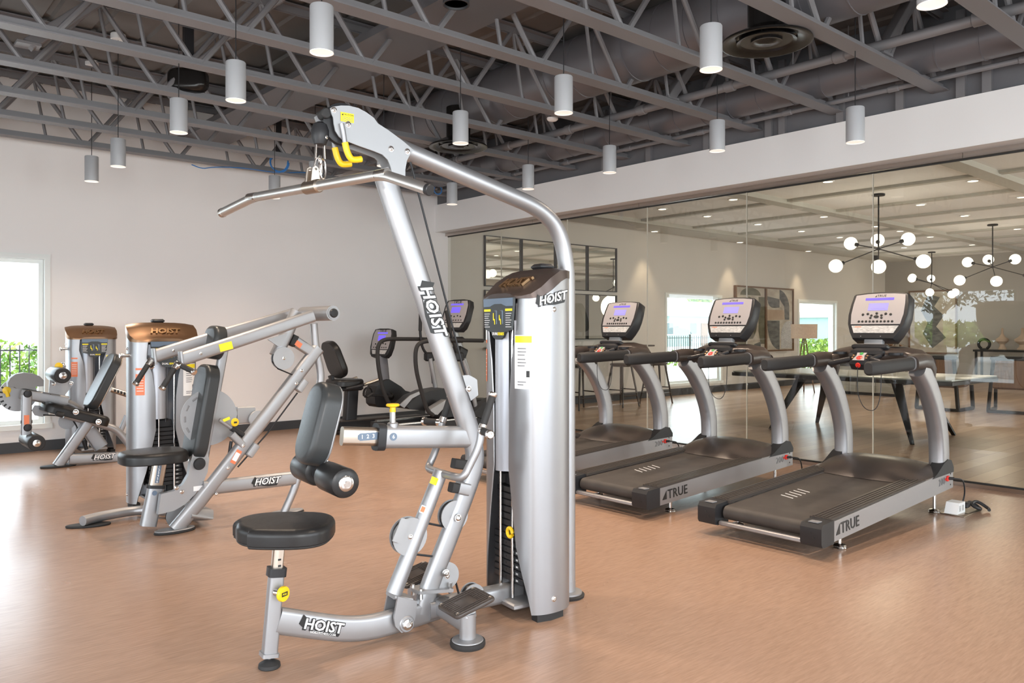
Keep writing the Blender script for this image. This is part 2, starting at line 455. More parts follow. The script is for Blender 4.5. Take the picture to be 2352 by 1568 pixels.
struct(wall_along_x(YF - 0.2, YF, XL, XG + 0.05, 0, 4.12, [(-2.2, -0.2, 0.3, 3.0), (0.6, 2.6, 0.3, 3.0), (3.4, 5.4, 0.3, 3.0)]).ob('wall_front', 'wall'))  # unseen openings added behind the fill lamps
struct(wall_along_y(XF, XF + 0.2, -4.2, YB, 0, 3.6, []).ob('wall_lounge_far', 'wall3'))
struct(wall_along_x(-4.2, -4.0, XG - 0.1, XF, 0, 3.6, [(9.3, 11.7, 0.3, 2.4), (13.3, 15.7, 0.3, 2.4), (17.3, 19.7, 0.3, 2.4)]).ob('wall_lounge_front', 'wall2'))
struct(G().bb((XG - 0.1, YF - 1.2, 0), (XG + 0.06, YF, 3.6)).ob('wall_pier', 'wall'))
# soffit over the glass, plenum wall above it
struct(G().bb((7.22, YF, 2.885), (7.62, YB, 3.31)).ob('trim_1', 'soffit'))
struct(G().bb((7.26, YF, 3.31), (7.62, YB, 4.12)).ob('wall_plenum', 'darkwall'))
pl = thing('wall_stud', 'dark grey steel studs standing against the plenum wall above the white soffit', 'stud', (7.24, 4.3, 3.31))
for y in (2.35, 2.55, 3.05, 3.6, 4.2, 4.35, 5.1, 5.9, 6.6):
    G().bb((7.215, y - 0.035, 3.312), (7.259, y + 0.035, 4.05)).ob('stud', 'steel', pl)
# corrugated roof deck
g = G(); n = 0
xs = []; x = XL - 0.2
while x < 7.7:
    xs += [(x, 4.11), (x + 0.30, 4.11), (x + 0.32, 4.135), (x + 0.36, 4.135), (x + 0.38, 4.11)]; x += 0.40
vs = []; fs = []
for i, (x, z) in enumerate(xs): vs += [(x, YF - 0.2, z), (x, YB + 0.2, z)]
for i in range(len(xs) - 1): fs.append((2 * i, 2 * i + 1, 2 * i + 3, 2 * i + 2))
g.add(vs, fs)
g.bb((XL - 0.2, YF - 0.2, 4.2), (7.7, YB + 0.2, 4.3))
struct(g.ob('ceiling', 'deck'))
struct(G().bb((7.60, -4.2, 3.36), (XF + 0.2, YB + 0.2, 3.5)).ob('ceiling_lounge', M['soffit']))
# baseboards
struct(G().bb((XL, YB - 0.015, 0), (XG, YB, 0.115)).ob('baseboard_back', 'base'))
struct(G().bb((XL, YF, 0), (XL + 0.015, YB, 0.115)).ob('baseboard_left', 'base'))
struct(G().bb((XG + 0.06, YB - 0.015, 0), (XF, YB, 0.14)).ob('baseboard_lounge_back', 'base'))
struct(G().bb((XF - 0.015, -4, 0), (XF, YB, 0.14)).ob('baseboard_lounge_far', 'base'))

def window_x(name, x0, x1, z0, z1, y, depth=0.2):
    """white framed window in a wall along X, its room side at y"""
    o = bpy.data.objects.new(name, None); C.objects.link(o); o.location = ((x0 + x1) / 2, y, z0); ORG[o.name] = V(o.location); struct(o)
    w = 0.05
    for nm, lo, hi in (('frame_head', (x0 - w, y - 0.021, z1 - 0.005), (x1 + w, y + 0.206, z1 + w)), ('frame_sill', (x0 - w - 0.02, y - 0.035, z0 - w), (x1 + w + 0.02, y + 0.206, z0 + 0.005)),
                       ('frame_jamb', (x0 - w, y - 0.02, z0), (x0 + 0.005, y + 0.205, z1)), ('frame_jamb', (x1 - 0.005, y - 0.02, z0), (x1 + w, y + 0.205, z1)),
                       ('sash_stile', (x1 - 0.055, y + 0.05, z0), (x1 - 0.006, y + 0.11, z1 - 0.006)), ('sash_stile', (x0 + 0.006, y + 0.05, z0 + 0.006), (x0 + 0.055, y + 0.11, z1 - 0.006)),
                       ('sash_rail', (x0 + 0.055, y + 0.05, z0 - 0.01), (x1 - 0.055, y + 0.11, z0 + 0.05)), ('sash_rail', (x0 + 0.055, y + 0.05, z1 - 0.05), (x1 - 0.055, y + 0.11, z1 - 0.006))):
        G().bb(lo, hi).ob(nm, 'frame', o)
    G().bb((x0 + 0.05, y + 0.075, z0 + 0.04), (x1 - 0.05, y + 0.085, z1 - 0.04)).ob('pane', 'winglass', o)
    return o
window_x('window_1', 0.0, 1.86, 0.30, 2.15, YB)
window_x('window_2', 13.0, 14.90, 0.24, 2.07, YB)
window_x('window_3', 18.25, 20.14, 0.24, 2.07, YB)
def window_y(name, y0, y1, z0, z1, x, s=-1):
    o = bpy.data.objects.new(name, None); C.objects.link(o); o.location = (x, (y0 + y1) / 2, z0); ORG[o.name] = V(o.location); struct(o)
    w = 0.05
    for nm, lo, hi in (('frame_head', (x - 0.1, y0 - w, z1), (x + 0.02, y1 + w, z1 + w)), ('frame_sill', (x - 0.1, y0 - w, z0 - w), (x + 0.035, y1 + w, z0)),
                       ('frame_jamb', (x - 0.1, y0 - w, z0), (x + 0.02, y0, z1)), ('frame_jamb', (x - 0.1, y1, z0), (x + 0.02, y1 + w, z1))):
        G().bb(lo, hi).ob(nm, 'frame', o)
    G().bb((x - 0.09, y0, z0), (x - 0.08, y1, z1)).ob('pane', 'winglass', o)
window_y('window_4', 5.24, 7.2, 0.3, 2.15, XL)

# frameless glass partition
gp = bpy.data.objects.new('wall_glass', None); C.objects.link(gp); gp.location = (XG, 5, 0); ORG[gp.name] = V(gp.location); struct(gp)
joints = [-3.0, -2.04, -0.68, 0.68, 2.04, 3.40, 4.755, 6.115, 7.475, 8.84, 10.15]
for a, b in zip(joints, joints[1:]):
    G().bb((XG - 0.006, a + 0.004, 0.03), (XG + 0.006, b - 0.004, 2.84)).ob('pane', 'glass', gp)
seal = mat('silicone_joint', (0.62, 0.58, 0.50), 0.3)
for y in joints[1:-1]:
    G().bb((XG - 0.007, y - 0.004, 0.03), (XG + 0.007, y + 0.004, 2.84)).ob('joint', seal, gp)
for a, b in ((-3, 0.4), (0.4, 2.6), (2.6, 6.2), (6.2, 8.1), (8.1, 10.15)):
    G().bb((XG - 0.06, a + 0.002, 2.835), (XG + 0.06, b - 0.002, 2.885)).ob('head_track', 'track', gp)
G().bb((XG - 0.012, -3, 2.825), (XG + 0.012, YB, 2.836)).ob('head_gasket', 'ink', gp)
G().bb((XG - 0.05, -3, 0), (XG + 0.05, YB, 0.035)).ob('floor_track', 'track', gp)
G().bb((XG - 0.013, -3, 0.035), (XG + 0.013, YB, 0.045)).ob('floor_gasket', 'ink', gp)

# ================================================================ OPEN CEILING OF THE GYM
ordn = ['', 'second ', 'third ', 'fourth ', 'fifth ', 'sixth ', 'seventh ', 'eighth ', 'ninth ', 'tenth ', 'eleventh ', 'twelfth ']
def make_joist():
    r = thing('roof_joist', '', 'joist', (0, 0, 3.40), 'open web joists under the roof deck')
    for nm, z, s in (('bottom_chord', 3.40, 1), ('top_chord', 4.09, -1)):
        g = G()
        for sy in (-1, 1):
            g.bb((XL, 0, z), (7.26, sy * 0.068, z + s * 0.010))
            g.bb((XL, sy * 0.012, z + s * 0.010), (7.26, sy * 0.021, z + s * 0.065))
        g.ob(nm, 'steel', r)
    rods = {}
    for k in range(0, 8):
        xn = 0.19 + k
        for s in (-1, 1):
            p0 = V((xn + s * 0.035, 0, 3.44)); p1 = V((xn + s * 0.5, 0, 4.06))
            if p1.x > 7.26: continue
            G().tube([p0, p1], 0.0225, 8).ob('web_rod', 'steel', r)
        if k < 7:
            G().tube([V((xn + 0.5, 0, 4.06)), V((xn + 0.62, 0, 3.43))], 0.016, 6).ob('web_strut', 'steel', r)
    return r
JY = [9.80, 8.92, 8.06, 7.14, 6.27, 5.39, 4.51, 3.63, 2.72, 1.84, 0.96]
jp = make_joist()
for i, y in enumerate(JY):
    o = jp if i == 0 else dup(jp)
    o.location = (0, y, 3.40)
    o['label'] = ('grey open web steel roof joist, %scounting from the back wall' % (ordn[i] if i else 'the first '))

# round spiral ducts, flat duct, pipes
def duct(name, label, x, z, r, y0, y1, seams=0.32):
    t = thing(name, label, 'duct', (x, (y0 + y1) / 2, z))
    G().lathe([(r, 0), (r, y1 - y0)], (x, y0, z), (0, 1, 0), 32).ob('duct_wall', 'duct', t)
    y = y0 + 0.1
    while y < y1:
        G().lathe([(r, -0.006), (r + 0.006, -0.004), (r + 0.006, 0.004), (r, 0.006)], (x, y, z), (0.0, 1, 0.06), 32).ob('seam', 'duct', t)
        y += seams
    return t
d1 = duct('spiral_duct', 'wide dark grey spiral air duct running above the two round diffusers', 5.34, 3.80, 0.28, 0.5, 10.05)
duct('spiral_duct', 'narrower dark grey spiral air duct alongside the wall above the soffit', 6.80, 3.62, 0.17, 0.2, 9.6)
g = G().bb((3.24, 1.0, 3.66), (3.79, 10.0, 3.72)); t = thing('flat_duct', 'flat dark grey rectangular duct crossing over the middle joists', 'duct', (3.78, 5.5, 3.66)); g.ob('duct_wall', 'duct', t)
for y in (2.2, 4.1, 6.0, 7.9): G().bb((3.21, y - 0.02, 3.645), (3.82, y + 0.02, 3.735)).ob('flange', 'duct', t)
def pipe(label, x, z, r, y0, y1):
    t = thing('ceiling_pipe', label, 'pipe', (x, (y0 + y1) / 2, z - r))
    G().tube([(x, y0, z), (x, y1, z)], r, 14).ob('pipe', 'steel', t)
    for y in range(int(y0) + 1, int(y1)):
        G().cyl((x, y - 0.05, z), (x, y + 0.05, z), r * 1.3, 14, 0.008).ob('coupling', 'steel', t)
    for y in range(int(y0) + 1, int(y1), 2):
        G().tube([(x, y + 0.4, z + r), (x, y + 0.4, 4.1)], 0.006, 6).ob('hanger_rod', 'steel', t)
pipe('thick grey sprinkler pipe hung along the wide spiral duct', 6.02, 3.50, 0.038, 0.3, 10.1)
pipe('thin grey pipe running close to the plenum wall below the narrow duct', 6.98, 3.44, 0.022, 0.3, 9.9)
pipe('grey conduit running above the left joists across the brown deck', 2.75, 3.99, 0.02, 0.3, 10.1)
for label, p0, p1 in (('grey diagonal brace rising from the joist above the nearest pendants by the soffit', (6.15, 2.75, 3.47), (6.75, 2.75, 4.08)),
                      ('grey diagonal brace in the middle of the ceiling by the sprinkler pipe', (5.85, 4.55, 3.47), (6.4, 4.55, 4.08)),
                      ('grey flat brace at the upper left above the window end of the room', (1.15, 6.9, 3.5), (1.75, 6.9, 4.08))):
    t = thing('angle_brace', label, 'brace', p0)
    G().beam([p0, p1], 0.09, 0.09, 0.01, side=(0, 1, 0)).ob('brace', 'steel', t)
    G().box(p0, (0.16, 0.14, 0.02)).ob('foot_plate', 'steel', t)
def round_diffuser(label, x, y, z):
    t = thing('air_diffuser', label, 'diffuser', (x, y, z))
    G().lathe([(0.13, 0.44), (0.13, 0.12), (0.20, 0.085), (0.31, 0.03), (0.315, 0.015), (0.30, 0.012), (0.21, 0.045), (0.205, 0.06)], (x, y, z), (0, 0, 1), 40).ob('outer_cone', 'diffuser', t)
    G().lathe([(0.20, 0.03), (0.205, 0.02), (0.13, 0.05), (0.125, 0.06)], (x, y, z), (0, 0, 1), 36).ob('middle_cone', 'diffuser', t)
    G().lathe([(0.105, 0.03), (0.11, 0.018), (0.07, 0.022), (0.05, 0.012), (0.0, 0.010)], (x, y, z), (0, 0, 1), 32).ob('centre_cone', 'diffuser', t)
    for a in (20, 110, 200, 290):
        d = V((math.cos(R(a)), math.sin(R(a)), 0))
        G().beam([V((x, y, z + 0.04)) + d * 0.06, V((x, y, z + 0.07)) + d * 0.21], 0.008, 0.03, 0.003).ob('spoke', 'diffuser', t)
round_diffuser('large black round ceiling diffuser near the glass wall, closest to the camera', 5.04, 3.05, 3.37)
round_diffuser('black round ceiling diffuser farther back behind the cable machine top', 5.14, 6.80, 3.30)

# pendant lamps
def make_pendant():
    t = thing('pendant_light', '', 'pendant light', (0, 0, 2.87), 'grey cylinder pendants over the gym')
    z = 2.87
    G().lathe([(0.0565, 0.012), (0.0585, 0.0), (0.0645, 0.0), (0.0645, 0.248), (0.061, 0.254), (0.0, 0.254)], (0, 0, z), (0, 0, 1), 32).ob('housing', 'pendant', t)
    G().lathe([(0.0645, 0.0), (0.065, -0.003), (0.057, -0.003), (0.055, 0.012), (0.047, 0.03)], (0, 0, z), (0, 0, 1), 32).ob('rim_ring', M['ringglow'], t)
    G().lathe([(0.0, 0.024), (0.048, 0.024)], (0, 0, z + 0.008), (0, 0, 1), 24).ob('baffle', 'pendant', t)
    G().lathe([(0.0, 0.0), (0.050, 0.0), (0.046, 0.0), (0.046, 0.008), (0.0, 0.008)], (0, 0, z + 0.022), (0, 0, 1), 24).ob('lamp', 'lamp', t)
    G().cyl((0, 0, z + 0.25), (0, 0, 4.06), 0.0035, 8).ob('cable', 'black', t)
    G().cyl((0, 0, 4.04), (0, 0, 4.10), 0.065, 24, 0.006).ob('canopy', 'white', t)
    sp = bpy.data.lights.new('pendant_spot', 'SPOT'); sp.energy = 95; sp.spot_size = R(125); sp.spot_blend = 1.0; sp.shadow_soft_size = 0.04; sp.color = (1.0, 0.80, 0.62)
    so = bpy.data.objects.new('pendant_spot', sp); C.objects.link(so); so.parent = t; so.location = (0, 0, -0.02)
    return t
M['ringglow'] = mat('rim_ring_glow', (0.9, 0.85, 0.8), 0.4, emit=(1.0, 0.92, 0.82), estr=0.55)
pp = make_pendant()
PN = []
rows = [('left row', 2.05, [1.50, 3.95, 5.15, 6.27, 7.94, 8.91]), ('middle row', 3.90, [1.50, 2.72, 3.94, 5.13, 6.30, 7.66, 8.66]), ('row by the glass', 5.71, [2.73, 3.92, 5.14, 6.31, 7.68])]
for rn, x, ys in rows:
    for k, y in enumerate(ys):
        o = pp if not PN else dup(pp); PN.append(o)
        z = 2.73 if (rn.startswith('row by') and k == 0) else 2.87
        o.location = (x, y, z)
        back = len(ys) - 1 - k
        o['label'] = 'lit grey cylinder pendant in the %s, %s' % (rn, 'nearest the back wall' if back == 0 else '%sfrom the back wall' % ordn[back])
dk = thing('pendant_light', 'dark unlit cylinder hanging between the joists at the top middle of the picture', 'pendant light', (2.30, 3.06, 2.92))
G().lathe([(0.056, 0.01), (0.058, 0), (0.0645, 0), (0.0645, 0.25), (0, 0.254)], (2.30, 3.06, 2.92), (0, 0, 1), 32).ob('housing', 'black', dk)
G().cyl((2.30, 3.06, 2.93), (2.30, 3.06, 2.95), 0.057, 24).ob('lamp', 'lampoff', dk)
G().cyl((2.30, 3.06, 3.17), (2.30, 3.06, 4.06), 0.0035, 8).ob('cable', 'black', dk)

# projector, detectors, cables in the ceiling
P = (2.437, 7.154, 3.548)
t = thing('ceiling_speaker', 'glossy black rounded speaker tucked above the joists at left', 'speaker', (P[0], P[1], P[2] - 0.1))
G().pad([(0.17 * (1 if abs(c) > .3 else 1) * c, 0.105 * s) for c, s in [(math.copysign(abs(math.cos(R(a))) ** 0.5, math.cos(R(a))), math.copysign(abs(math.sin(R(a))) ** 0.6, math.sin(R(a)))) for a in range(0, 360, 15)]], (P[0], P[1], P[2]), (0.755, -0.656, 0), (0, 0, 1), 0.12, 0.05).ob('body', 'diffuser', t)
G().bb((P[0] - 0.04, P[1] + 0.02, P[2] + 0.05), (P[0] + 0.04, P[1] + 0.08, 4.1)).ob('bracket', 'black', t)
P = (5.485, 5.7, 3.439)
t = thing('smoke_detector', 'small round white detector under the joist beside the sprinkler pipe', 'detector', P)
G().lathe([(0.0, 0.0), (0.04, 0.002), (0.055, 0.014), (0.058, 0.03), (0.0, 0.03)], P, (0, 0, 1), 28).ob('cover', 'white', t)
G().cyl((P[0], P[1], P[2] + 0.03), (P[0], P[1], 4.1), 0.008, 8).ob('stem', 'steel', t)
P = (5.255, 5.502, 3.628)
t = thing('junction_box', 'grey square junction box hanging beside the spiral duct', 'box', P)
G().box(P, (0.11, 0.11, 0.07), None, 0.006).ob('box', 'plate', t)
G().tube([V(P) + V((0.05, 0, -0.03)), V(P) + V((0.08, 0.02, -0.16)), V(P) + V((0.06, 0.03, -0.2))], 0.004, 6).ob('cable', 'white', t)
G().tube([V(P), (P[0], P[1], 4.1)], 0.006, 6).ob('conduit', 'steel', t)
def cable_coil(label, c, r, n):
    t = thing('cable_coil', label, 'cable', c)
    pts = []
    for i in range(n * 20 + 1):
        a = 2 * math.pi * i / 20; q = r * (1 - 0.02 * (i % 7))
        pts.append(V(c) + V((0.75 * q * math.cos(a), -0.65 * q * math.cos(a), q * math.sin(a))) + V((0.002 * i / n, 0.002 * i / n, 0)))
    G().tube(pts, 0.007, 6).ob('cable', 'blue', t)
    G().bb((c[0] - 0.03, c[1] - 0.02, c[2] + r - 0.03), (c[0] + 0.03, c[1] + 0.02, 4.112)).ob('hanger_strap', 'black', t)
cable_coil('coil of blue data cable hanging from the rear joists above the left pendant', (4.241, 9.3, 3.435), 0.12, 3)
cable_coil('small loop of blue cable poking past the rear joist by the cable machine column', (6.798, 9.5, 3.413), 0.06, 2)
t = thing('data_cable', 'thin blue cable sagging along the joist nearest the back wall', 'cable', (3.781, 9.8, 3.38))
G().tube(fillet([(3.341, 9.76, 3.352), (3.471, 9.76, 3.316), (3.603, 9.76, 3.361), (3.987, 9.76, 3.402), (4.451, 9.76, 3.391), (4.756, 9.76, 3.448), (5.072, 9.76, 3.46)], 0.3, 4), 0.006, 6).ob('cable', 'blue', t)

# ================================================================ TREADMILLS
def make_treadmill():
    X0, Y0 = 4.39, 2.725
    t = thing('treadmill', '', 'treadmill', (X0, Y0, 0), 'treadmills facing the glass wall')
    zb = lambda x: 0.078 + 0.049 * x
    def L(x, y, z): return V((X0 + x, Y0 + y, z))
    def D(x, y, h): return V((X0 + x, Y0 + y, zb(x) + h))      # height above the tilted deck's underside
    ux = (D(1, 0, 0) - D(0, 0, 0)).normalized(); uy = V((0, 1, 0)); uz = ux.cross(uy)
    # silver side panels
    for s in (-1, 1):
        r = G().prism([D(0.13, s * 0.41, 0), D(1.98, s * 0.41, 0), D(1.98, s * 0.41, 0.125), D(1.9, s * 0.41, 0.135), D(0.13, s * 0.41, 0.122)], (0, 1, 0), 0.028).ob('side_rail', 'tmsilver', t)
        if s < 0:
            o = D(0.30, -0.4255, 0.062)
            g = G().prism([o + ux * a + uz * b for a, b in ((-0.125, -0.028), (-0.075, -0.028), (-0.075, 0.035))], (0, 1, 0), 0.0015)
            g.ob('triangle_mark', 'ink', r)
            lettering(G(), 'TRUE', 0.095, o + ux * 0.055, ux, uz, 0.0015, 0.008, 0, 1.05).ob('lettering', 'ink', r)
            lettering(G(), '200', 0.075, D(1.77, -0.4255, 0.075), ux, uz, 0.0015, 0.0, 0, 1.1).ob('number', 'greyprint', r)
            sk = G().box(D(1.87, -0.428, 0.085), (0.035, 0.012, 0.04), None, 0.003).ob('power_socket', 'red', r)
            G().cyl(D(1.83, -0.424, 0.085), D(1.83, -0.430, 0.085), 0.009, 10).ob('breaker_button', 'red', r)
            for a, h in ((1.93, 0.11), (1.93, 0.03), (1.96, 0.07)): bolt(r, D(a, -0.424, h), (0, -1, 0), 0.005, 'black')
            G().tube(fillet([D(1.88, -0.43, 0.085), D(1.90, -0.475, 0.085), D(1.97, -0.50, 0.07), D(2.03, -0.49, -0.05), D(2.0, -0.47, -0.15), D(1.95, -0.45, -0.165)], 0.06, 5), 0.0055, 8).ob('power_cord', 'black', r)
            G().cyl(D(1.875, -0.43, 0.085), D(1.89, -0.465, 0.086), 0.011, 10).ob('cord_plug', 'black', r)
    # rear end caps
    for s in (-1, 1):
        g = G(); P = []
        for q, h in ((0.0, 0.0), (-0.012, 0.02), (-0.012, 0.11), (0.006, 0.132), (0.14, 0.134), (0.14, -0.004), (0.02, -0.006)):
            P.append(D(q, s * 0.365, h))
        g.prism(P, (0, 1, 0), 0.135)
        c = g.ob('end_cap', 'black', t)
        for dy in (-0.006, 0.014):
            G().cyl(D(-0.0125, s * 0.365 + dy - 0.01, 0.06 + dy * 1.3), D(-0.0145, s * 0.365 + dy - 0.01, 0.06 + dy * 1.3), 0.007, 10).ob('screw_hole', 'ink', c)
        G().box(D(0.04, s * 0.365, 0.136), (0.05, 0.06, 0.005)).ob('sticker', 'greyprint', c)
    # ridged foot rails
    for s in (-1, 1):
        g = G()
        g.prism([D(0.13, s * 0.35, 0.118), D(1.50, s * 0.35, 0.118), D(1.50, s * 0.35, 0.138), D(0.13, s * 0.35, 0.138)], (0, 1, 0), 0.135)
        rl = g.ob('foot_rail', 'rail', t)
        for k in range(5):
            y = s * 0.35 + (k - 2) * 0.024
            G().prism([D(0.14, y, 0.138), D(1.46, y, 0.138), D(1.46, y, 0.142), D(0.14, y, 0.142)], (0, 1, 0), 0.012).ob('ridge', 'rail', rl)
    # running belt round the rear roller
    top = [D(1.6, 0, 0.112)] + [D(0.10, 0, 0.112)]
    c = D(0.09, 0, 0.07)
    arc = [c + (ux * -math.sin(R(a)) + uz * math.cos(R(a))) * 0.042 for a in range(15, 181, 15)]
    path = top + arc + [D(1.6, 0, 0.028)]
    G().sweep(path, rr(0.555, 0.006, 0.002, 1), side=(0, 1, 0)).ob('running_belt', 'belt', t)
    for k in range(5):
        x = 0.52 + k * 0.055
        G().prism([D(x, 0.05, 0.1155), D(x + 0.008, 0.05, 0.1155), D(x + 0.045, 0.16, 0.1155), D(x + 0.037, 0.16, 0.1155)], uz, 0.001).ob('belt_mark', 'white', t)
    G().box(D(0.03, 0, 0.012), (0.035, 0.58, 0.028), None, 0.006).ob('rear_crossbar', 'tmsilver', t)
    # motor hood
    g = G(); secs = [(1.38, 0.118, 0.12), (1.41, 0.14, 0.13), (1.50, 0.185, 0.145), (1.64, 0.225, 0.155), (1.80, 0.225, 0.16), (1.88, 0.20, 0.165), (1.95, 0.165, 0.15), (1.985, 0.12, 0.10)]
    ny = 15; vs = []; fs = []
    for x, h, he in secs:
        for j in range(ny):
            q = -1 + 2 * j / (ny - 1)
            z = he + (h - he) * (1 - abs(q) ** 3.0) - (0.02 if abs(q) > 0.99 else 0)
            vs.append(D(x + 0.05 * (q * q) * (1 if x < 1.55 else 0.3) - 0.03, q * 0.415, max(z, 0.115)))
    m = len(secs)
    for i in range(m - 1):
        for j in range(ny - 1): fs.append((i * ny + j, (i + 1) * ny + j, (i + 1) * ny + j + 1, i * ny + j + 1))
    g.add(vs, fs)
    g.prism([D(1.98, -0.41, 0.0), D(1.98, 0.41, 0.0), D(1.98, 0.41, 0.12), D(1.98, -0.41, 0.12)], (1, 0, 0), 0.02)
    hd = g.ob('motor_hood', 'hood', t, 60)
    for s in (-1, 1):
        P = [D(1.60, 0, 0.125), D(1.68, 0, 0.15), D(1.80, 0, 0.205), D(1.88, 0, 0.225), D(1.94, 0, 0.21), D(1.985, 0, 0.15), D(1.985, 0, 0.115)]
        G().prism([p + V((0, s * 0.385, 0)) for p in P], (0, 1, 0), 0.085).ob('hood_fairing', 'black', t)
    # arched uprights
    for s in (-1, 1):
        pts = [L(1.86, s * 0.365, 0.22), L(1.875, s * 0.365, 0.42), L(1.85, s * 0.365, 0.60), L(1.76, s * 0.365, 0.80), L(1.63, s * 0.365, 0.97), L(1.50, s * 0.365, 1.085)]
        pp_ = []
        for i in range(len(pts) - 1):
            for k in range(5):
                tt = k / 5; p0 = pts[max(0, i - 1)]; p1 = pts[i]; p2 = pts[i + 1]; p3 = pts[min(len(pts) - 1, i + 2)]
                pp_.append(0.5 * ((2 * p1) + (p2 - p0) * tt + (2 * p0 - 5 * p1 + 4 * p2 - p3) * tt ** 2 + (3 * p1 - p0 - 3 * p2 + p3) * tt ** 3))
        pp_.append(pts[-1])
        G().sweep(pp_, rr(0.112, 0.165, 0.042, 4), side=(0, 1, 0), scales=[(1, 0.88 + 0.12 * i / len(pp_)) for i in range(len(pp_))]).ob('upright', 'tmsilver', t)
        # black shoulder, wing and rear handrail
        sh = G().sweep([L(1.66, s * 0.365, 0.965), L(1.66, s * 0.362, 1.06), L(1.60, s * 0.36, 1.115), L(1.48, s * 0.365, 1.125), L(1.36, s * 0.372, 1.115)], rr(0.135, 0.118, 0.05, 4), side=(0, 1, 0), scales=[(0.75, 0.4), (0.95, 1.0), (1.05, 1.15), (1.0, 0.98), (0.82, 0.9)]).ob('shoulder', 'hood', t)
        G().sweep([L(1.37, s * 0.372, 1.115), L(1.345, s * 0.372, 1.115)], rr(0.078, 0.099, 0.034, 4), side=(0, 1, 0)).ob('trim_ring', 'greyprint', t)
        G().sweep([L(1.36, s * 0.372, 1.115), L(0.90, s * 0.375, 1.103), L(0.72, s * 0.375, 1.102), L(0.705, s * 0.375, 1.102)], rr(0.072, 0.094, 0.032, 4), side=(0, 1, 0), scales=[1, 1, 1, 0.75]).ob('handrail', 'rubber', t)
        G().sweep([L(1.60, s * 0.36, 1.10), L(1.66, s * 0.28, 1.155), L(1.64, s * 0.20, 1.175), L(1.58, s * 0.13, 1.175), L(1.54, s * 0.06, 1.165)], rr(0.18, 0.10, 0.045, 4), scales=[1.05, 0.95, 0.85, 0.8, 0.8]).ob('wing', 'hood', t)
        # sensor grips
        G().tube([L(1.40, s * 0.075, 1.135), L(1.37, s * 0.22, 1.10), L(1.365, s * 0.235, 1.098)], 0.021, 12, scales=[1, 1, 0.7]).ob('sensor_grip', 'black', t)
        G().sweep([L(1.392, s * 0.11, 1.137), L(1.374, s * 0.195, 1.117)], rr(0.03, 0.012, 0.005, 2), side=(1, 0, 0)).ob('grip_contact', 'chrome', t)
        G().beam([L(1.47, s * 0.11, 1.16), L(1.41, s * 0.075, 1.138)], 0.04, 0.035, 0.012).ob('grip_bracket', 'black', t)
        G().lathe([(0.045, 0.02), (0.05, 0.03), (0.05, 0.012)], L(1.50, s * 0.21, 1.155), (0, 0, 1), 18).ob('cup_rim', 'black', t)
    G().box(L(1.55, 0, 1.16), (0.16, 0.26, 0.09), Matrix.Rotation(R(18), 3, 'Y'), 0.03).ob('dash_housing', 'black', t)
    G().box(L(1.57, 0, 1.215), (0.10, 0.27, 0.04), Matrix.Rotation(R(18), 3, 'Y'), 0.012).ob('dash_shelf', 'black', t)
    # button pod with the stop button
    rot = Matrix.Rotation(R(-38), 3, 'Y')
    pod = G().box(L(1.415, 0, 1.112), (0.11, 0.155, 0.10), rot, 0.025).ob('button_pod', 'black', t)
    pn = rot @ V((0, 0, 1)); pu = rot @ V((-1, 0, 0)); pw = V((0, -1, 0)); 
    pn = V((-0.62, 0, 0.785)); pup = V((0.785, 0, 0.62)); pc = L(1.415, 0, 1.115) + pn * 0.0485
    G().flat([(-0.045, -0.04), (0.045, -0.04), (0.03, 0.012), (0.036, 0.046), (-0.036, 0.046), (-0.03, 0.012)], pc, (0, -1, 0), pup, 0.004).ob('button_plate', 'consoleface', pod)
    def disc(x, y, r, m, nm, h=0.006, par=pod):
        o = pc + V((0, -1, 0)) * x + pup * y
        G().lathe([(r, 0), (r, h * 0.6), (r * 0.8, h), (0, h)], o, pn, 18).ob(nm, m, par)
    disc(0, -0.012, 0.022, 'red', 'stop_button'); disc(0, 0.034, 0.014, 'green', 'start_button')
    for x in (-1, 1):
        disc(x * 0.052, 0.012, 0.009, 'capletter', 'speed_button'); disc(x * 0.052, -0.014, 0.009, 'capletter', 'speed_button')
    o = L(1.415, 0, 1.115) + V((-0.79, 0, -0.30)).normalized() * 0.06
    G().cyl(o, o + V((-0.012, 0, -0.004)), 0.019, 16, 0.003).ob('safety_key', 'red', pod)
    cord = fillet([o + V((-0.01, 0, -0.01)), L(1.34, 0.0, 0.97), L(1.345, -0.005, 0.86), L(1.35, -0.05, 0.77), L(1.37, -0.12, 0.76), L(1.39, -0.15, 0.86), L(1.40, -0.15, 1.08)], 0.10, 6)
    G().tube(cord, 0.003, 6).ob('safety_cord', 'black', pod)
    G().box(L(1.40, -0.15, 1.085), (0.012, 0.02, 0.03), None, 0.003).ob('cord_clip', 'red', pod)
    G().box(L(1.40, -0.13, 1.105), (0.03, 0.05, 0.012)).ob('clip_holder', 'black', t)
    # console
    G().box(L(1.62, 0.0, 1.27), (0.05, 0.14, 0.16), Matrix.Rotation(R(15), 3, 'Y'), 0.008).ob('console_neck', 'plate', t)
    tilt = R(24)
    cu = V((math.sin(tilt), 0, math.cos(tilt))); cw = V((0, -1, 0)); cn = cw.cross(cu)     # cn faces the runner
    co = L(1.585, 0.0, 1.285)
    def O(a, b, d=0.0): return co + cw * a + cu * b + cn * d
    def outline(k=1.0, top=0.385):
        half = [(0.155, 0.0), (0.188, 0.055), (0.216, 0.125), (0.226, 0.20), (0.222, 0.29), (0.212, 0.365), (0.20, 0.378), (0.10, top + 0.004), (0, top + 0.008)]
        return [(a * k, b) for a, b in half] + [(-a * k, b) for a, b in half[-2::-1]]
    cs = G(); ol = outline(); m = len(ol); vs = []; fs = []
    rings = [(0.0, 0.0), (0.012, 0.0), (-0.0, -0.014), (0.0, -0.04), (0.05, -0.085), (0.09, -0.10)]
    cen = (0, 0.19)
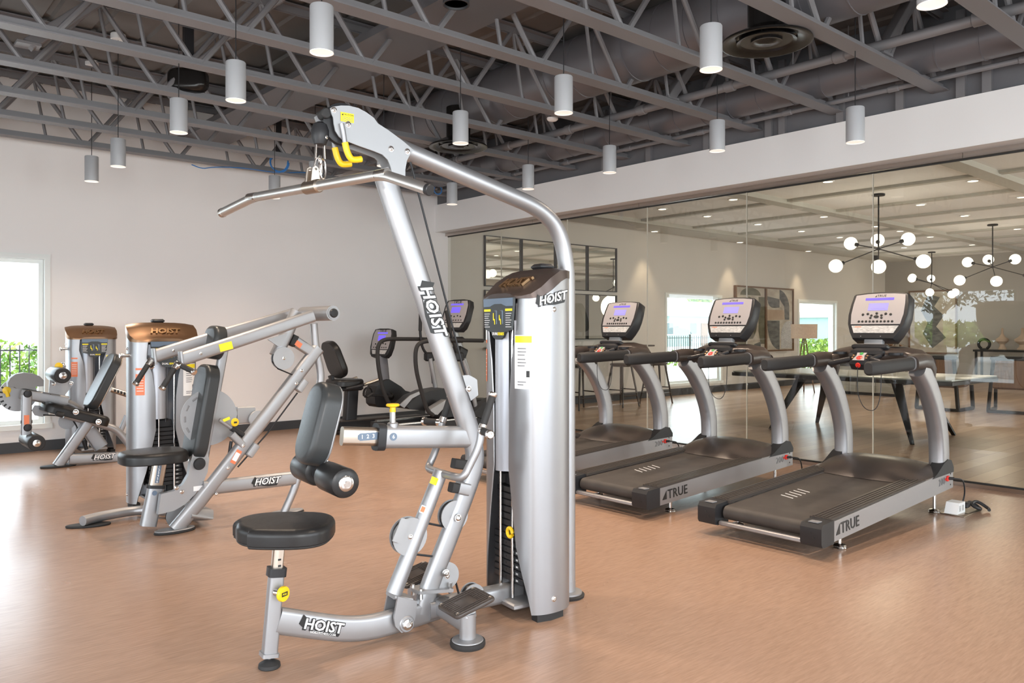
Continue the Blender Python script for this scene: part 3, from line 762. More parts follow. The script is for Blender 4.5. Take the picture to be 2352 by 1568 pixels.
    for ins, d in [(0.014, 0.006), (0.004, 0.004), (0.0, -0.004), (0.0, -0.095), (0.016, -0.120), (0.06, -0.140)]:
        for a, b in ol:
            k = 1 - ins / 0.2
            vs.append(O(cen[0] + (a - cen[0]) * k, cen[1] + (b - cen[1]) * k, d))
    for i in range(5):
        for j in range(m): fs.append((i * m + j, (i + 1) * m + j, (i + 1) * m + (j + 1) % m, i * m + (j + 1) % m))
    fs.append(tuple(range(m))); fs.append(tuple(5 * m + j for j in range(m))[::-1])
    con = cs.add(vs, fs).ob('console', 'black', t, 50)
    def face(poly, d, th, nm, mm):
        return G().flat(poly, O(0, 0, d), cw, cu, th).ob(nm, mm, con)
    face([(0.186, 0.118), (0.198, 0.20), (0.195, 0.29), (0.186, 0.363), (0.10, 0.373), (0, 0.376), (-0.10, 0.373), (-0.186, 0.363), (-0.195, 0.29), (-0.198, 0.20), (-0.186, 0.118)], 0.0075, 0.003, 'face_plate', 'consoleface')
    face([(0.178, 0.105), (-0.178, 0.105), (-0.150, 0.045), (0.150, 0.045)], 0.0075, 0.003, 'instruction_plate', 'conslabel')
    face([(-0.15, 0.098), (-0.10, 0.098), (-0.10, 0.092), (-0.15, 0.092)], 0.0092, 0.001, 'warning_strip', 'orange')
    face([(-0.108, 0.318), (0.108, 0.318), (0.108, 0.338), (-0.108, 0.338)], 0.0095, 0.002, 'text_display', 'screen')
    face([(-0.075, 0.232), (0.075, 0.232), (0.075, 0.292), (-0.075, 0.292)], 0.0095, 0.002, 'screen', 'screen2')
    face([(-0.055, 0.248), (0.055, 0.248), (0.055, 0.2495), (-0.055, 0.2495)], 0.0108, 0.001, 'screen_line', 'consoleface')
    lettering(G(), 'TRUE', 0.026, O(0.012, 0.354, 0.009), cw, cu, 0.001, 0.01, 0, 1.15).ob('lettering', 'ink', con)
    face([(-0.040, 0.345), (-0.027, 0.345), (-0.027, 0.362)], 0.0095, 0.001, 'triangle_mark', 'ink')
    B = [(-0.126 + 0.028 * k, 0.140, 0.009) for k in range(10)] + [(-0.105, 0.198, 0.010), (-0.068, 0.203, 0.010), (0, 0.207, 0.010), (0.068, 0.203, 0.010), (0.105, 0.198, 0.010), (-0.038, 0.190, 0.009), (0.038, 0.190, 0.009), (-0.042, 0.170, 0.009), (0.042, 0.170, 0.009)]
    for a, b, r in B:
        G().lathe([(r, 0), (r, 0.003), (r * 0.7, 0.004), (0, 0.004)], O(a, b, 0.009), cn, 12).ob('key', 'ink', con)
    G().flat(circ(0.019, 0.011, 16), O(0, 0.179, 0.011), cw, cu, 0.004).ob('enter_key', 'ink', con)
    for a in (-0.09, 0.06): G().cyl(O(a, 0.018, 0.004), O(a, 0.018, 0.0075), 0.004, 8).ob('jack', 'greyprint', con)
    # levelling feet
    for x in (0.35, 1.80):
        for s in (-1, 1):
            p = L(x, s * 0.36, 0)
            f = G().lathe([(0.038, 0), (0.040, 0.006), (0.036, 0.014), (0.040, 0.018), (0.034, 0.026), (0.012, 0.032), (0.012, zb(x) + 0.01)], p, (0, 0, 1), 20).ob('levelling_foot', 'chrome', t)
    return t
tm = make_treadmill()
tms = [tm]
for y in (4.025, 5.325):
    tms.append(dup(tm, None, (4.39, y, 0)))
for o, l in zip(tms, ('treadmill closest to the camera, whole deck in view, by the outlet box', 'second treadmill from the camera, partly behind the nearest treadmill', 'farthest treadmill, half hidden behind the silver weight tower')):
    o['label'] = l
# floor outlets with plugs
for k, y in enumerate((2.36, 3.66)):
    x = 6.30 + (0.05 if k else 0)
    t = thing('floor_outlet', ('white floor outlet box with black adapter beside the nearest treadmill', 'white floor outlet box behind the second treadmill, by its front foot')[k], 'outlet', (x, y - 0.10, 0))
    yy = y - 0.10
    G().box((x + 0.06, yy, 0.004), (0.34, 0.20, 0.008), None, 0.003).ob('floor_plate', 'bronze', t)
    bx = G().prism([(x - 0.09, yy, 0.008), (x + 0.06, yy, 0.008), (x + 0.06, yy, 0.085), (x - 0.05, yy, 0.085)], (0, 1, 0), 0.09).ob('outlet_box', 'white', t)
    for q in (-0.04, 0.015):
        G().box((x + q, yy - 0.046, 0.045), (0.028, 0.004, 0.04), None, 0.001).ob('socket', 'conslabel', bx)
    G().box((x + 0.11, yy - 0.03, 0.05), (0.07, 0.05, 0.04), None, 0.008).ob('adapter', 'black', t)
    pts = fillet([V((x + 0.14, yy - 0.03, 0.05)), V((x + 0.22, yy - 0.02, 0.06)), V((x + 0.24, yy - 0.08, 0.02)), V((x + 0.16, yy - 0.12, 0.02)), V((x + 0.14, yy - 0.05, 0.05)), V((x + 0.24, yy - 0.06, 0.07)), V((x + 0.25, yy - 0.14, 0.02)), V((x + 0.20, yy - 0.16, 0.02))], 0.05, 5)
    G().tube(pts, 0.012, 8).ob('cord', 'black', t)

# ================================================================ LOUNGE BEYOND THE GLASS
M['beam'] = mat('ceiling_beam_paint', (0.50, 0.48, 0.43), 0.6)
k = 2
for y, w in ((9.62, 0.7), (6.5, 0.22), (3.6, 0.22), (0.7, 0.22), (-2.2, 0.22)):
    struct(G().bb((7.64, y - w / 2, 3.29), (XF, y + w / 2, 3.36)).ob('trim_%d' % k, 'beam')); k += 1
for x in (9.65, 11.2, 12.75, 14.3, 15.85, 17.4, 18.95, 20.5, 22.0):
    struct(G().bb((x - 0.06, -4.0, 3.32), (x + 0.06, YB, 3.36)).ob('trim_%d' % k, 'beam')); k += 1
# recessed downlights
rows = [('row along the back wall', 9.85, [8.9, 12.25, 15.2, 18.15]), ('next row from the back wall', 8.24, [10.45, 11.70, 13.32, 14.92, 16.52, 19.75]),
        ('middle row', 6.92, [10.5, 13.3, 15.3, 16.4, 17.9, 20.3]), ('row over the dark table', 5.25, [10.2, 13.2, 15.05, 17.8]), ('row nearest the camera', 3.95, [8.9, 11.62, 13.6])]
first = None
for rn, y, xs in rows:
    for i, x in enumerate(xs):
        if first is None:
            t = first = thing('recessed_downlight', '', 'downlight', (x, y, 3.345), 'recessed downlights in the lounge ceiling')
            G().lathe([(0.085, 0.015), (0.085, 0.0), (0.065, 0.0), (0.06, 0.010)], (x, y, 3.345), (0, 0, 1), 24).ob('trim_ring', 'soffit', t)
            G().cyl((x, y, 3.349), (x, y, 3.358), 0.062, 24).ob('lamp', 'downlight', t)
        else: t = dup(first, None, (x, y, 3.345))
        if y > 9: t.location.z = 3.275
        t['label'] = 'lounge ceiling downlight, %s, %sfrom the glass' % (rn, ordn[i] if i else 'first ')
def spot(x, y, z, e, ang=75, col=(1.0, 0.78, 0.55), blend=0.6):
    sp = bpy.data.lights.new('downlight_spot', 'SPOT'); sp.energy = e; sp.spot_size = R(ang); sp.spot_blend = blend; sp.shadow_soft_size = 0.05; sp.color = col
    o = bpy.data.objects.new('downlight_spot', sp); C.objects.link(o); o.location = (x, y, z)
for x in (8.9, 12.25, 15.2, 18.15): spot(x, 9.85, 3.25, 60, 62)
for x, y in ((10.45, 8.24), (13.32, 8.24), (16.52, 8.24), (19.75, 8.24), (10.2, 5.25), (13.2, 5.25), (17.8, 5.25), (11.62, 3.95)): spot(x, y, 3.32, 50, 110, (1.0, 0.86, 0.68), 0.9)

# globe chandeliers
def make_chandelier():
    c = V((11.741, 5.263, 2.55)); t = thing('globe_chandelier', '', 'chandelier', c)
    G().cyl(c + V((0, 0, 0.78)), c + V((0, 0, 0.81)), 0.09, 24, 0.006).ob('canopy', 'iron', t)
    G().cyl(c, c + V((0, 0, 0.79)), 0.011, 10).ob('stem', 'iron', t)
    G().lathe([(0, -0.03), (0.025, -0.015), (0.025, 0.015), (0, 0.03)], c, (0, 0, 1), 14).ob('hub', 'iron', t)
    F_ = V((0.912, 0.410, 0)); R_ = V((0.410, -0.912, 0))
    ends = [R_ * -0.47 + V((0, 0, -0.21)) - F_ * 0.25, R_ * 0.30 + V((0, 0, 0.115)) + F_ * 0.20, R_ * 0.47 + V((0, 0, -0.185)) - F_ * 0.22, R_ * -0.29 + V((0, 0, 0.095)) + F_ * 0.22,
            R_ * -0.01 + V((0, 0, 0.14)) + F_ * 0.40, R_ * 0.0 + V((0, 0, -0.24)) - F_ * 0.42]
    for e in ends:
        G().cyl(c, c + e, 0.008, 8).ob('arm', 'iron', t)
        d = e.normalized()
        G().cyl(c + e - d * 0.01, c + e + d * 0.05, 0.03, 12, 0.006).ob('socket', 'iron', t)
        o = c + e + d * 0.125
        G().lathe([(0.098 * math.sin(R(a)), -0.098 * math.cos(R(a))) for a in range(0, 181, 12)], o, (0, 0, 1), 24).ob('globe', 'globe', t)
    l = bpy.data.lights.new('chandelier_glow', 'POINT'); l.energy = 30; l.shadow_soft_size = 0.35; l.color = (1.0, 0.88, 0.70)
    lo = bpy.data.objects.new('chandelier_glow', l); C.objects.link(lo); lo.parent = t; lo.location = (0, 0, -0.55)
    return t
ch = make_chandelier(); ch['label'] = 'six globe chandelier nearest the glass, over the dark table'
c2 = dup(ch, None, (16.724, 5.344, 2.55)); c2['label'] = 'six globe chandelier at the right edge of the picture'
c3 = dup(ch, None, (21.43, 8.25, 2.55), R(55)); c3['label'] = 'smallest looking globe chandelier, farthest back between the other two'
for c in (ch, c2, c3): c['group'] = 'globe chandeliers in the lounge'

# wall mirrors, two rows of four
for r_, (z0, z1) in enumerate(((2.075, 2.915), (1.18, 2.015))):
    for i in range(4):
        x0 = 8.195 + i * 0.8165; x1 = x0 + 0.80
        t = thing('wall_mirror', '%s square black framed mirror of the %s row on the lounge wall' % (('leftmost', 'second from left', 'third from left', 'rightmost')[i], ('upper', 'lower')[r_]), 'mirror', ((x0 + x1) / 2, YB - 0.03, z0), 'grid of wall mirrors')
        G().bb((x0 + 0.01, YB - 0.022, z0 + 0.01), (x1 - 0.01, YB - 0.012, z1 - 0.01)).ob('mirror_glass', 'mirror', t)
        for lo, hi in (((x0, z0), (x0 + 0.014, z1)), ((x1 - 0.014, z0), (x1, z1)), ((x0 + 0.014, z0), (x1 - 0.014, z0 + 0.014)), ((x0 + 0.014, z1 - 0.014), (x1 - 0.014, z1))):
            G().bb((lo[0], YB - 0.045, lo[1]), (hi[0], YB - 0.002, hi[1])).ob('frame_bar', 'iron', t)
# diptych
def panel(label, x0, x1, shapes, ground):
    z0, z1 = 0.85, 2.36
    t = thing('wall_painting', label, 'painting', ((x0 + x1) / 2, YB - 0.03, z0))
    G().bb((x0 + 0.02, YB - 0.04, z0 + 0.02), (x1 - 0.02, YB - 0.004, z1 - 0.02)).ob('canvas', ground, t)
    for lo, hi in (((x0, z0), (x0 + 0.035, z1)), ((x1 - 0.035, z0), (x1, z1)), ((x0 + 0.035, z0), (x1 - 0.035, z0 + 0.035)), ((x0 + 0.035, z1 - 0.035), (x1 - 0.035, z1))):
        G().bb((lo[0], YB - 0.07, lo[1]), (hi[0], YB - 0.003, hi[1])).ob('frame_bar', 'wood', t)
    for i, (poly, m) in enumerate(shapes):
        pts = [(x0 + 0.035 + a * (x1 - x0 - 0.07), YB - 0.0415 - 0.0006 * i, z0 + 0.035 + b * (z1 - z0 - 0.07)) for a, b in poly]
        G().prism(pts, (0, 1, 0), 0.001).ob('painted_shape', m, t)
M['canvas'] = noisy(mat('canvas_cream', (0.5, 0.45, 0.38), 0.8), (0.40, 0.35, 0.29), (0.58, 0.53, 0.45), scale=(1, 1, 2.5), nscale=2.5)
M['olive'] = noisy(mat('paint_olive', (0.14, 0.13, 0.09), 0.8), (0.11, 0.105, 0.07), (0.18, 0.17, 0.12), scale=(1, 1, 3), nscale=3)
M['grey'] = noisy(mat('paint_grey', (0.13, 0.13, 0.125), 0.8), (0.09, 0.09, 0.09), (0.19, 0.19, 0.18), scale=(1, 1, 3), nscale=4)
M['tan'] = noisy(mat('paint_tan', (0.45, 0.33, 0.24), 0.8), (0.40, 0.29, 0.21), (0.50, 0.38, 0.29), nscale=3)
def arcp(cx, cy, rx, ry, a0, a1, n=12): return [(cx + rx * math.cos(R(a0 + (a1 - a0) * i / n)), cy + ry * math.sin(R(a0 + (a1 - a0) * i / n))) for i in range(n + 1)]
panel('left panel of the abstract pair, olive arches on cream, brown frame', 15.41, 16.66, [
    (arcp(0.5, 0.88, 0.36, 0.12, 0, 180), 'olive'), (arcp(0.42, 0.50, 0.32, 0.36, -60, 90) + [(0.42, 0.18)], 'olive'), ([(0.85, 0.10), (1, 0.10), (1, 0.86), (0.78, 0.86), (0.78, 0.3)], 'olive'), ([(0.0, 0.0), (0.38, 0.0), (0.38, 0.16), (0.0, 0.2)], 'olive'), ([(0.62, 0.0), (0.86, 0.0), (0.86, 0.14), (0.62, 0.1)], 'grey')], 'canvas')
panel('right panel of the abstract pair, grey curves on cream, brown frame', 16.66, 17.90, [
    ([(0.0, 0.88), (0.5, 0.84), (0.5, 0.70), (0.28, 0.69)] + arcp(0.28, 0.80, 0.22, 0.11, 270, 180), 'grey'), (arcp(0.42, 0.70, 0.46, 0.30, 80, 0) + [(0.88, 0.50), (0.70, 0.50), (0.68, 0.72), (0.5, 0.84)], 'grey'),
    ([(0.02, 0.66), (0.68, 0.66), (0.70, 0.50), (0.02, 0.48)], 'tan'), ([(0.02, 0.48), (0.50, 0.48), (0.50, 0.0)] + arcp(0.50, 0.44, 0.46, 0.44, 270, 190), 'grey'), (arcp(0.86, 0.24, 0.30, 0.24, 90, 180, 6) + [(0.56, 0.02), (0.98, 0.02), (0.98, 0.48)], 'conslabel')], 'canvas')
# far wall picture
t = thing('framed_print', 'tall brown framed print with grey cutout shapes on the far lounge wall', 'picture', (XF - 0.03, 8.85, 0.7))
G().bb((XF - 0.03, 8.25, 0.72), (XF - 0.004, 9.45, 2.43)).ob('sheet', 'canvas', t)
for lo, hi in (((8.22, 0.7), (8.26, 2.45)), ((9.44, 0.7), (9.48, 2.45)), ((8.26, 0.7), (9.44, 0.74)), ((8.26, 2.41), (9.44, 2.45))):
    G().bb((XF - 0.05, lo[0], lo[1]), (XF - 0.003, hi[0], hi[1])).ob('frame_bar', 'wood', t)
G().prism([(XF - 0.032, 8.85 + a, 1.55 + b) for a, b in ((0.1, 0.8), (-0.2, 0.7), (-0.05, 0.45), (-0.3, 0.2), (-0.1, -0.1), (-0.35, -0.4), (0.0, -0.7), (0.25, -0.3), (0.12, 0.0), (0.3, 0.35))], (1, 0, 0), 0.002).ob('painted_shape', 'grey', t)
# bar ledge and stools
t = thing('wall_ledge', 'thin dark bar ledge fixed along the lounge wall above the stools', 'shelf', (10.2, 9.98, 1.04))
G().box((10.2, 9.97, 1.05), (4.0, 0.34, 0.03), None, 0.006).ob('shelf_board', 'darkwood', t)
for x in (8.6, 10.2, 11.8): G().bb((x - 0.02, YB - 0.3, 0.90), (x + 0.02, YB, 1.035)).ob('bracket', 'iron', t)
def make_stool():
    t = thing('bar_stool', '', 'stool', (10.65, 9.30, 0), 'round bar stools along the ledge')
    c = V((10.65, 9.30, 0))
    G().lathe([(0.0, 0.70), (0.16, 0.705), (0.205, 0.73), (0.21, 0.75), (0.19, 0.765), (0.0, 0.755)], c, (0, 0, 1), 28).ob('seat', 'darkwood', t)
    ft = [V((sx * 0.22, sy * 0.22, 0)) for sx, sy in ((-1, -1), (1, -1), (1, 1), (-1, 1))]; tp = [V((p.x * 0.55, p.y * 0.55, 0.715)) for p in ft]
    for a, b in zip(ft, tp): G().sweep([c + a, c + b], rr(0.034, 0.034, 0.01, 2), scales=[0.7, 1.0]).ob('leg', 'darkwood', t)
    for i in range(4):
        h = 0.30 if i % 2 else 0.20; q = h / 0.715
        G().tube([c + ft[i].lerp(tp[i], q), c + ft[(i + 1) % 4].lerp(tp[(i + 1) % 4], q)], 0.011, 8).ob('rung', 'darkwood', t)
    return t
st = make_stool(); st['label'] = 'round dark bar stool in the middle of three, between treadmill uprights'
o = dup(st, None, (11.55, 9.25, 0), 0.2); o['label'] = 'round dark bar stool nearest the lounge window'
o = dup(st, None, (9.75, 9.42, 0), -0.15); o['label'] = 'round dark bar stool partly behind the weight tower post'
# dark splayed leg table
t = thing('lounge_table', 'large dark table with pale top and splayed tapering legs behind the glass', 'table', (10.31, 4.87, 0))
G().box((10.31, 4.90, 0.775), (1.45, 2.85, 0.018), None, 0.004).ob('table_top', 'tabletop', t)
G().box((10.31, 4.90, 0.74), (1.47, 2.87, 0.05), None, 0.006).ob('top_edge', 'iron', t)
for sx in (-1, 1):
    for sy in (-1, 1):
        G().sweep([V((10.31 + sx * 0.34, 4.87 + sy * 0.62, 0.72)), V((10.31 + sx * 0.635, 4.87 + sy * 0.93, 0.0))], rr(0.05, 0.125, 0.01, 2), side=(1, 0.2 * sx * sy, 0), scales=[(1, 1.0), (0.6, 0.36)]).ob('leg', 'iron', t)
for sy in (-1, 1): G().beam([(9.97, 4.87 + sy * 0.62, 0.69), (10.65, 4.87 + sy * 0.62, 0.69)], 0.06, 0.05, 0.006).ob('apron', 'iron', t)
# floor lamp
c = V((16.1, 8.83, 0)); t = thing('floor_lamp', 'tripod floor lamp with wide tan drum shade in front of the far window', 'lamp', c)
G().lathe([(0.27, 1.17), (0.275, 1.48), (0.27, 1.48), (0.265, 1.17)], c, (0, 0, 1), 32).ob('shade', 'cloth', t)
for a in (30, 150, 270):
    d = V((math.cos(R(a)), math.sin(R(a)), 0))
    G().tube([c + d * 0.02 + V((0, 0, 1.22)), c + d * 0.24], 0.014, 8).ob('leg', 'wood', t)
    G().tube([c + d * 0.10 + V((0, 0, 0.75)), c + d * 0.02 + V((0, 0, 0.72))], 0.007, 6).ob('spreader', 'wood', t)
G().cyl(c + V((0, 0, 1.2)), c + V((0, 0, 1.4)), 0.02, 12).ob('socket', 'iron', t)
# sideboard with dried flowers
t = thing('sideboard', 'long pale grey wood sideboard standing behind the dark table', 'sideboard', (16.5, 7.75, 0))
G().bb((16.28, 6.95, 0.06), (16.72, 8.55, 0.60)).ob('carcass', 'greywood', t)
G().bb((16.25, 6.92, 0.60), (16.75, 8.58, 0.64)).ob('top_board', 'darkwood', t)
G().bb((16.32, 7.0, 0), (16.68, 8.5, 0.06)).ob('plinth', 'iron', t)
for i in range(4):
    d = G().bb((16.262, 6.96 + i * 0.4, 0.07), (16.28, 6.96 + i * 0.4 + 0.385, 0.59)).ob('door', 'greywood', t)
    G().bb((16.25, 7.32 + i * 0.4 - 0.02, 0.3), (16.262, 7.32 + i * 0.4, 0.42)).ob('handle', 'iron', d)
c = V((16.48, 7.12, 0.64)); t = thing('dried_flowers', 'dark dried flowers in a pot at the right end of the sideboard', 'plant', c)
G().lathe([(0.06, 0), (0.09, 0.08), (0.07, 0.17), (0.06, 0.17), (0.05, 0.05)], c, (0, 0, 1), 20).ob('pot', 'greywood', t)
for i in range(14):
    a = i * 2.4; d = V((math.cos(a), math.sin(a), 0)) * random.uniform(0.06, 0.26); p = c + d + V((0, 0, random.uniform(0.30, 0.52)))
    s_ = G().tube([c + V((0, 0, 0.12)), c + d * 0.4 + V((0, 0, 0.28)), p], 0.005, 5).ob('stem', 'bark', t)
    G().lathe([(0, -0.02), (0.03, 0.0), (0.045, 0.03), (0.02, 0.035), (0.0, 0.02)], p, d + V((0, 0, 0.2)), 8).ob('flower_head', 'wood', s_)
c = V((16.5, 8.0, 0.64)); t = thing('serving_box', 'low dark box on the sideboard behind the nearest treadmill', 'box', c)
G().bb((16.36, 7.75, 0.64), (16.64, 8.3, 0.86)).ob('box', 'darkwood', t); G().bb((16.35, 7.74, 0.86), (16.65, 8.31, 0.885)).ob('lid', 'wood', t)
# leather chairs on sled frames
def make_chair():
    c = V((14.45, 5.35, 0)); t = thing('lounge_chair', '', 'chair', c, 'leather lounge chairs on sled frames')
    G().prism([c + V((-0.30 + 0.0, y, z)) for y, z in ((-0.22, 0.86), (0.22, 0.86), (0.30, 0.42), (-0.30, 0.42))], (1, 0, 0.1), 0.05).ob('backrest', 'wood', t)
    G().box(c + V((0.0, 0, 0.43)), (0.58, 0.58, 0.09), None, 0.03).ob('seat', 'wood', t)
    G().box(c + V((-0.30, 0, 0.89)), (0.09, 0.62, 0.07), None, 0.02).ob('head_rail', 'black', t)
    for s in (-1, 1):
        G().beam(fillet([c + V((-0.32, s * 0.26, 0.86)), c + V((-0.34, s * 0.33, 0.025)), c + V((0.32, s * 0.33, 0.025)), c + V((0.28, s * 0.32, 0.42))], 0.04, 3), 0.05, 0.06, 0.008).ob('sled_leg', 'iron', t)
    G().beam([c + V((-0.34, -0.33, 0.025)), c + V((-0.34, 0.33, 0.025))], 0.05, 0.05, 0.006).ob('cross_rail', 'iron', t)
    return t
a = make_chair(); a['label'] = 'brown leather chair on dark sled legs, behind the nearest treadmill upright'
o = dup(a, None, (14.75, 4.38, 0), 0.15); o['label'] = 'brown leather chair on dark sled legs at the right picture edge'
# console with turned vases
t = thing('console_table', 'narrow black console table against the far lounge wall', 'table', (22.6, 6.6, 0))
G().bb((22.35, 5.3, 0.80), (22.85, 7.6, 0.85)).ob('table_top', 'iron', t)
for x in (22.4, 22.8):
    for y in (5.36, 7.54): G().bb((x - 0.025, y - 0.025, 0), (x + 0.025, y + 0.025, 0.80)).ob('leg', 'iron', t)
for y, h, l in ((7.0, 1.0, 'shorter turned wood vase with thin neck on the far console'), (6.55, 1.25, 'taller turned wood vase on the far console, at its right')):
    t = thing('wood_vase', l, 'vase', (22.6, y, 0.85))
    G().lathe([(0.09 * h, 0), (0.10 * h, 0.02), (0.06 * h, 0.09), (0.055 * h, 0.14), (0.14 * h, 0.22), (0.145 * h, 0.27), (0.07 * h, 0.33), (0.03 * h, 0.40), (0.022 * h, 0.55), (0.0, 0.56)], (22.6, y, 0.85), (0, 0, 1), 24).ob('body', 'tan', t)
for i, (y, l) in enumerate(((7.42, 'round black ring sculpture at the left of the far console'), (6.05, 'round black ring sculpture at the right of the far console'))):
    t = thing('ring_sculpture', l, 'sculpture', (22.6, y, 0.85))
    G().sweep([V((22.6, y, 0.99)) + V((0, 0.13 * math.cos(R(a)), 0.13 * math.sin(R(a)))) for a in range(-60, 241, 20)], circ(0.035), side=(1, 0, 0)).ob('ring', 'iron', t)
    G().box((22.6, y, 0.865), (0.12, 0.16, 0.03)).ob('foot', 'iron', t)
# dome camera on the lounge ceiling
P = [24.719, 10.76, 3.2]
t = thing('dome_camera', 'small dark dome camera below the lounge ceiling near the far corner', 'camera', (20.6, 9.3, 3.205))
G().lathe([(0.0, -0.05), (0.045, -0.035), (0.06, 0.0), (0.065, 0.03), (0.065, 0.08), (0, 0.08)], (20.6, 9.3, 3.205), (0, 0, 1), 20).ob('dome', 'iron', t)

# ================================================================ OUTDOORS
struct(G().bb((-60, -40, -0.2), (140, 120, -0.12)).ob('ground', 'concrete'))
def leaves(n, c, rad, size, name, m, parent):
    g = G(); vs = []; fs = []
    for i in range(n):
        while True:
            p = V((random.uniform(-1, 1), random.uniform(-1, 1), random.uniform(-1, 1)))
            if p.length < 1: break
        p = V((c[0] + p.x * rad[0], c[1] + p.y * rad[1], c[2] + p.z * rad[2]))
        a = V((random.gauss(0, 1), random.gauss(0, 1), random.gauss(0, 1))).normalized(); b = a.cross(V((random.random(), random.random(), random.random()))).normalized()
        s_ = size * random.uniform(0.7, 1.3); k = len(vs)
        vs += [p - a * s_, p + b * s_ * 0.45, p + a * s_, p - b * s_ * 0.45]; fs.append((k, k + 1, k + 2, k + 3))
    o = g.add(vs, fs).ob(name, m, parent); o['kind'] = 'stuff'; return o
def hedge(label, x0, x1, y, h, d=1.0, n=2600, m='leaf'):
    t = thing('hedge', label, 'hedge', ((x0 + x1) / 2, y, -0.12))
    k = max(2, int((x1 - x0) / 1.2))
    G().tube([(x0 + 0.3, y, -0.12), (x0 + 0.3, y, h * 0.6)], 0.03, 6).ob('stem', 'bark', t); G().tube([(x1 - 0.3, y, -0.12), (x1 - 0.3, y, h * 0.6)], 0.03, 6).ob('stem', 'bark', t)
    for i in range(k):
        q = (i + 0.5) / k
        leaves(n // k, (x0 + (x1 - x0) * q, y, h * 0.5 - 0.06), ((x1 - x0) / k * 0.75, d * 0.6, h * random.uniform(0.5, 0.62)), 0.075, 'foliage', m, t)
hedge('bright green hedge outside the gym window', -0.5, 6.0, 19.2, 1.15, 1.2, 5200)
def fence(label, x0, x1, y, h):
    t = thing('iron_fence', label, 'fence', ((x0 + x1) / 2, y, -0.12))
    for z in (0.1, h - 0.1): G().bb((x0, y - 0.015, z - 0.015), (x1, y + 0.015, z + 0.015)).ob('rail', 'iron', t)
    n = int((x1 - x0) / 0.16)
    for i in range(n + 1):
        x = x0 + (x1 - x0) * i / n; w = 0.03 if i % 12 == 0 else 0.01
        G().bb((x - w, y - w, -0.12), (x + w, y + w, h + (0.06 if i % 12 == 0 else 0))).ob('post' if i % 12 == 0 else 'picket', 'iron', t)
fence('black iron fence in front of the hedge outside the gym window', -0.5, 6.0, 18.3, 1.05)
fence('black iron fence outside the nearer lounge window', 26.0, 33.0, 22.0, 1.1)
hedge('low green shrubs below the fence outside the nearer lounge window', 24.0, 30.0, 19.5, 0.6, 0.8, 1500)
hedge('bright green hedge outside the farther lounge window behind the lamp', 27.5, 33.5, 15.6, 1.05, 1.2, 4200)
def house(label, x, y, w, d, h):
    t = thing('house', label, 'house', (x, y, -0.12))
    G().bb((x - w / 2, y - d / 2, -0.12), (x + w / 2, y + d / 2, h)).ob('walls', 'teal', t)
    g = G(); e = 0.5; xs = (x - w / 2 - e, x + w / 2 + e)
    vs = [(xs[0], y - d / 2 - e, h), (xs[0], y, h + 1.6), (xs[0], y + d / 2 + e, h), (xs[1], y - d / 2 - e, h), (xs[1], y, h + 1.6), (xs[1], y + d / 2 + e, h)]
    g.add(vs, [(0, 3, 4, 1), (1, 4, 5, 2), (0, 1, 2), (3, 5, 4), (0, 2, 5, 3)]).ob('roof', 'roof', t)
    for i in range(4):
        xx = x - w / 2 + w * (i + 0.5) / 4
        f = G().bb((xx - 0.6, y - d / 2 - 0.06, h * 0.35), (xx + 0.6, y - d / 2, h * 0.8)).ob('window_frame', 'frame', t)
        G().bb((xx - 0.5, y - d / 2 - 0.08, h * 0.38), (xx + 0.5, y - d / 2 - 0.05, h * 0.77)).ob('pane', 'houseglass', f)
    G().bb((x - 0.5, y - d / 2 - 0.07, -0.1), (x + 0.5, y - d / 2, 2.0)).ob('front_door', 'wood', t)
house('pale teal house with grey roof seen in the nearer lounge window', 62, 48, 14, 8, 2.6)
house('pale house with grey roof seen in the farther lounge window', 88, 42, 14, 8, 2.7)
def tree(label, x, y, h, rx, rz, n, size=0.16, m='leaf', low=None):
    t = thing('tree', label, 'tree', (x, y, -0.12))
    G().sweep([(x, y, -0.12), (x + 0.05, y, h * 0.5), (x, y, h * 0.9)], circ(0.14), scales=[1.2, 0.8, 0.4]).ob('trunk', 'bark', t)
    for i in range(5):
        a = i * 1.3; G().tube([(x, y, h * 0.55), (x + rx * 0.7 * math.cos(a), y + rx * 0.7 * math.sin(a), h + rz * 0.2)], 0.03, 6).ob('branch', 'bark', t)
    leaves(n, (x, y, h), (rx, rx, rz), size, 'foliage', m, t)
tree('leafy tree behind the teal house in the nearer lounge window', 70, 60, 5.0, 3.0, 1.6, 1500, 0.35)
tree('leafy tree above the roof in the farther lounge window', 78, 54, 5.2, 3.0, 1.5, 1500, 0.35)
# the street side seen mirrored in the glass partition
tree('dark tree whose low boughs hang outside the left wall window', -6.0, 7.9, 3.05, 2.5, 1.25, 3600, 0.085, 'darkleaf')
for i, (y, h, r_) in enumerate(((14, 1.35, 3.0), (20, 1.1, 3.2), (27, 1.7, 4.0), (8, 1.2, 3.0))):
    tree('bushy green tree across the street, %scounting from the left wall window' % (ordn[i] or 'first '), -38 - i, y, h, r_, h * 0.8, 900, 0.28)
t = thing('low_wall', 'long low white wall across the street outside the left wall window', 'wall', (-12, 12, -0.12))
G().bb((-12.1, -2, -0.12), (-11.9, 26, 0.36)).ob('wall_body', 'stucco', t); G().bb((-12.16, -2, 0.36), (-11.84, 26, 0.42)).ob('coping', 'white', t)

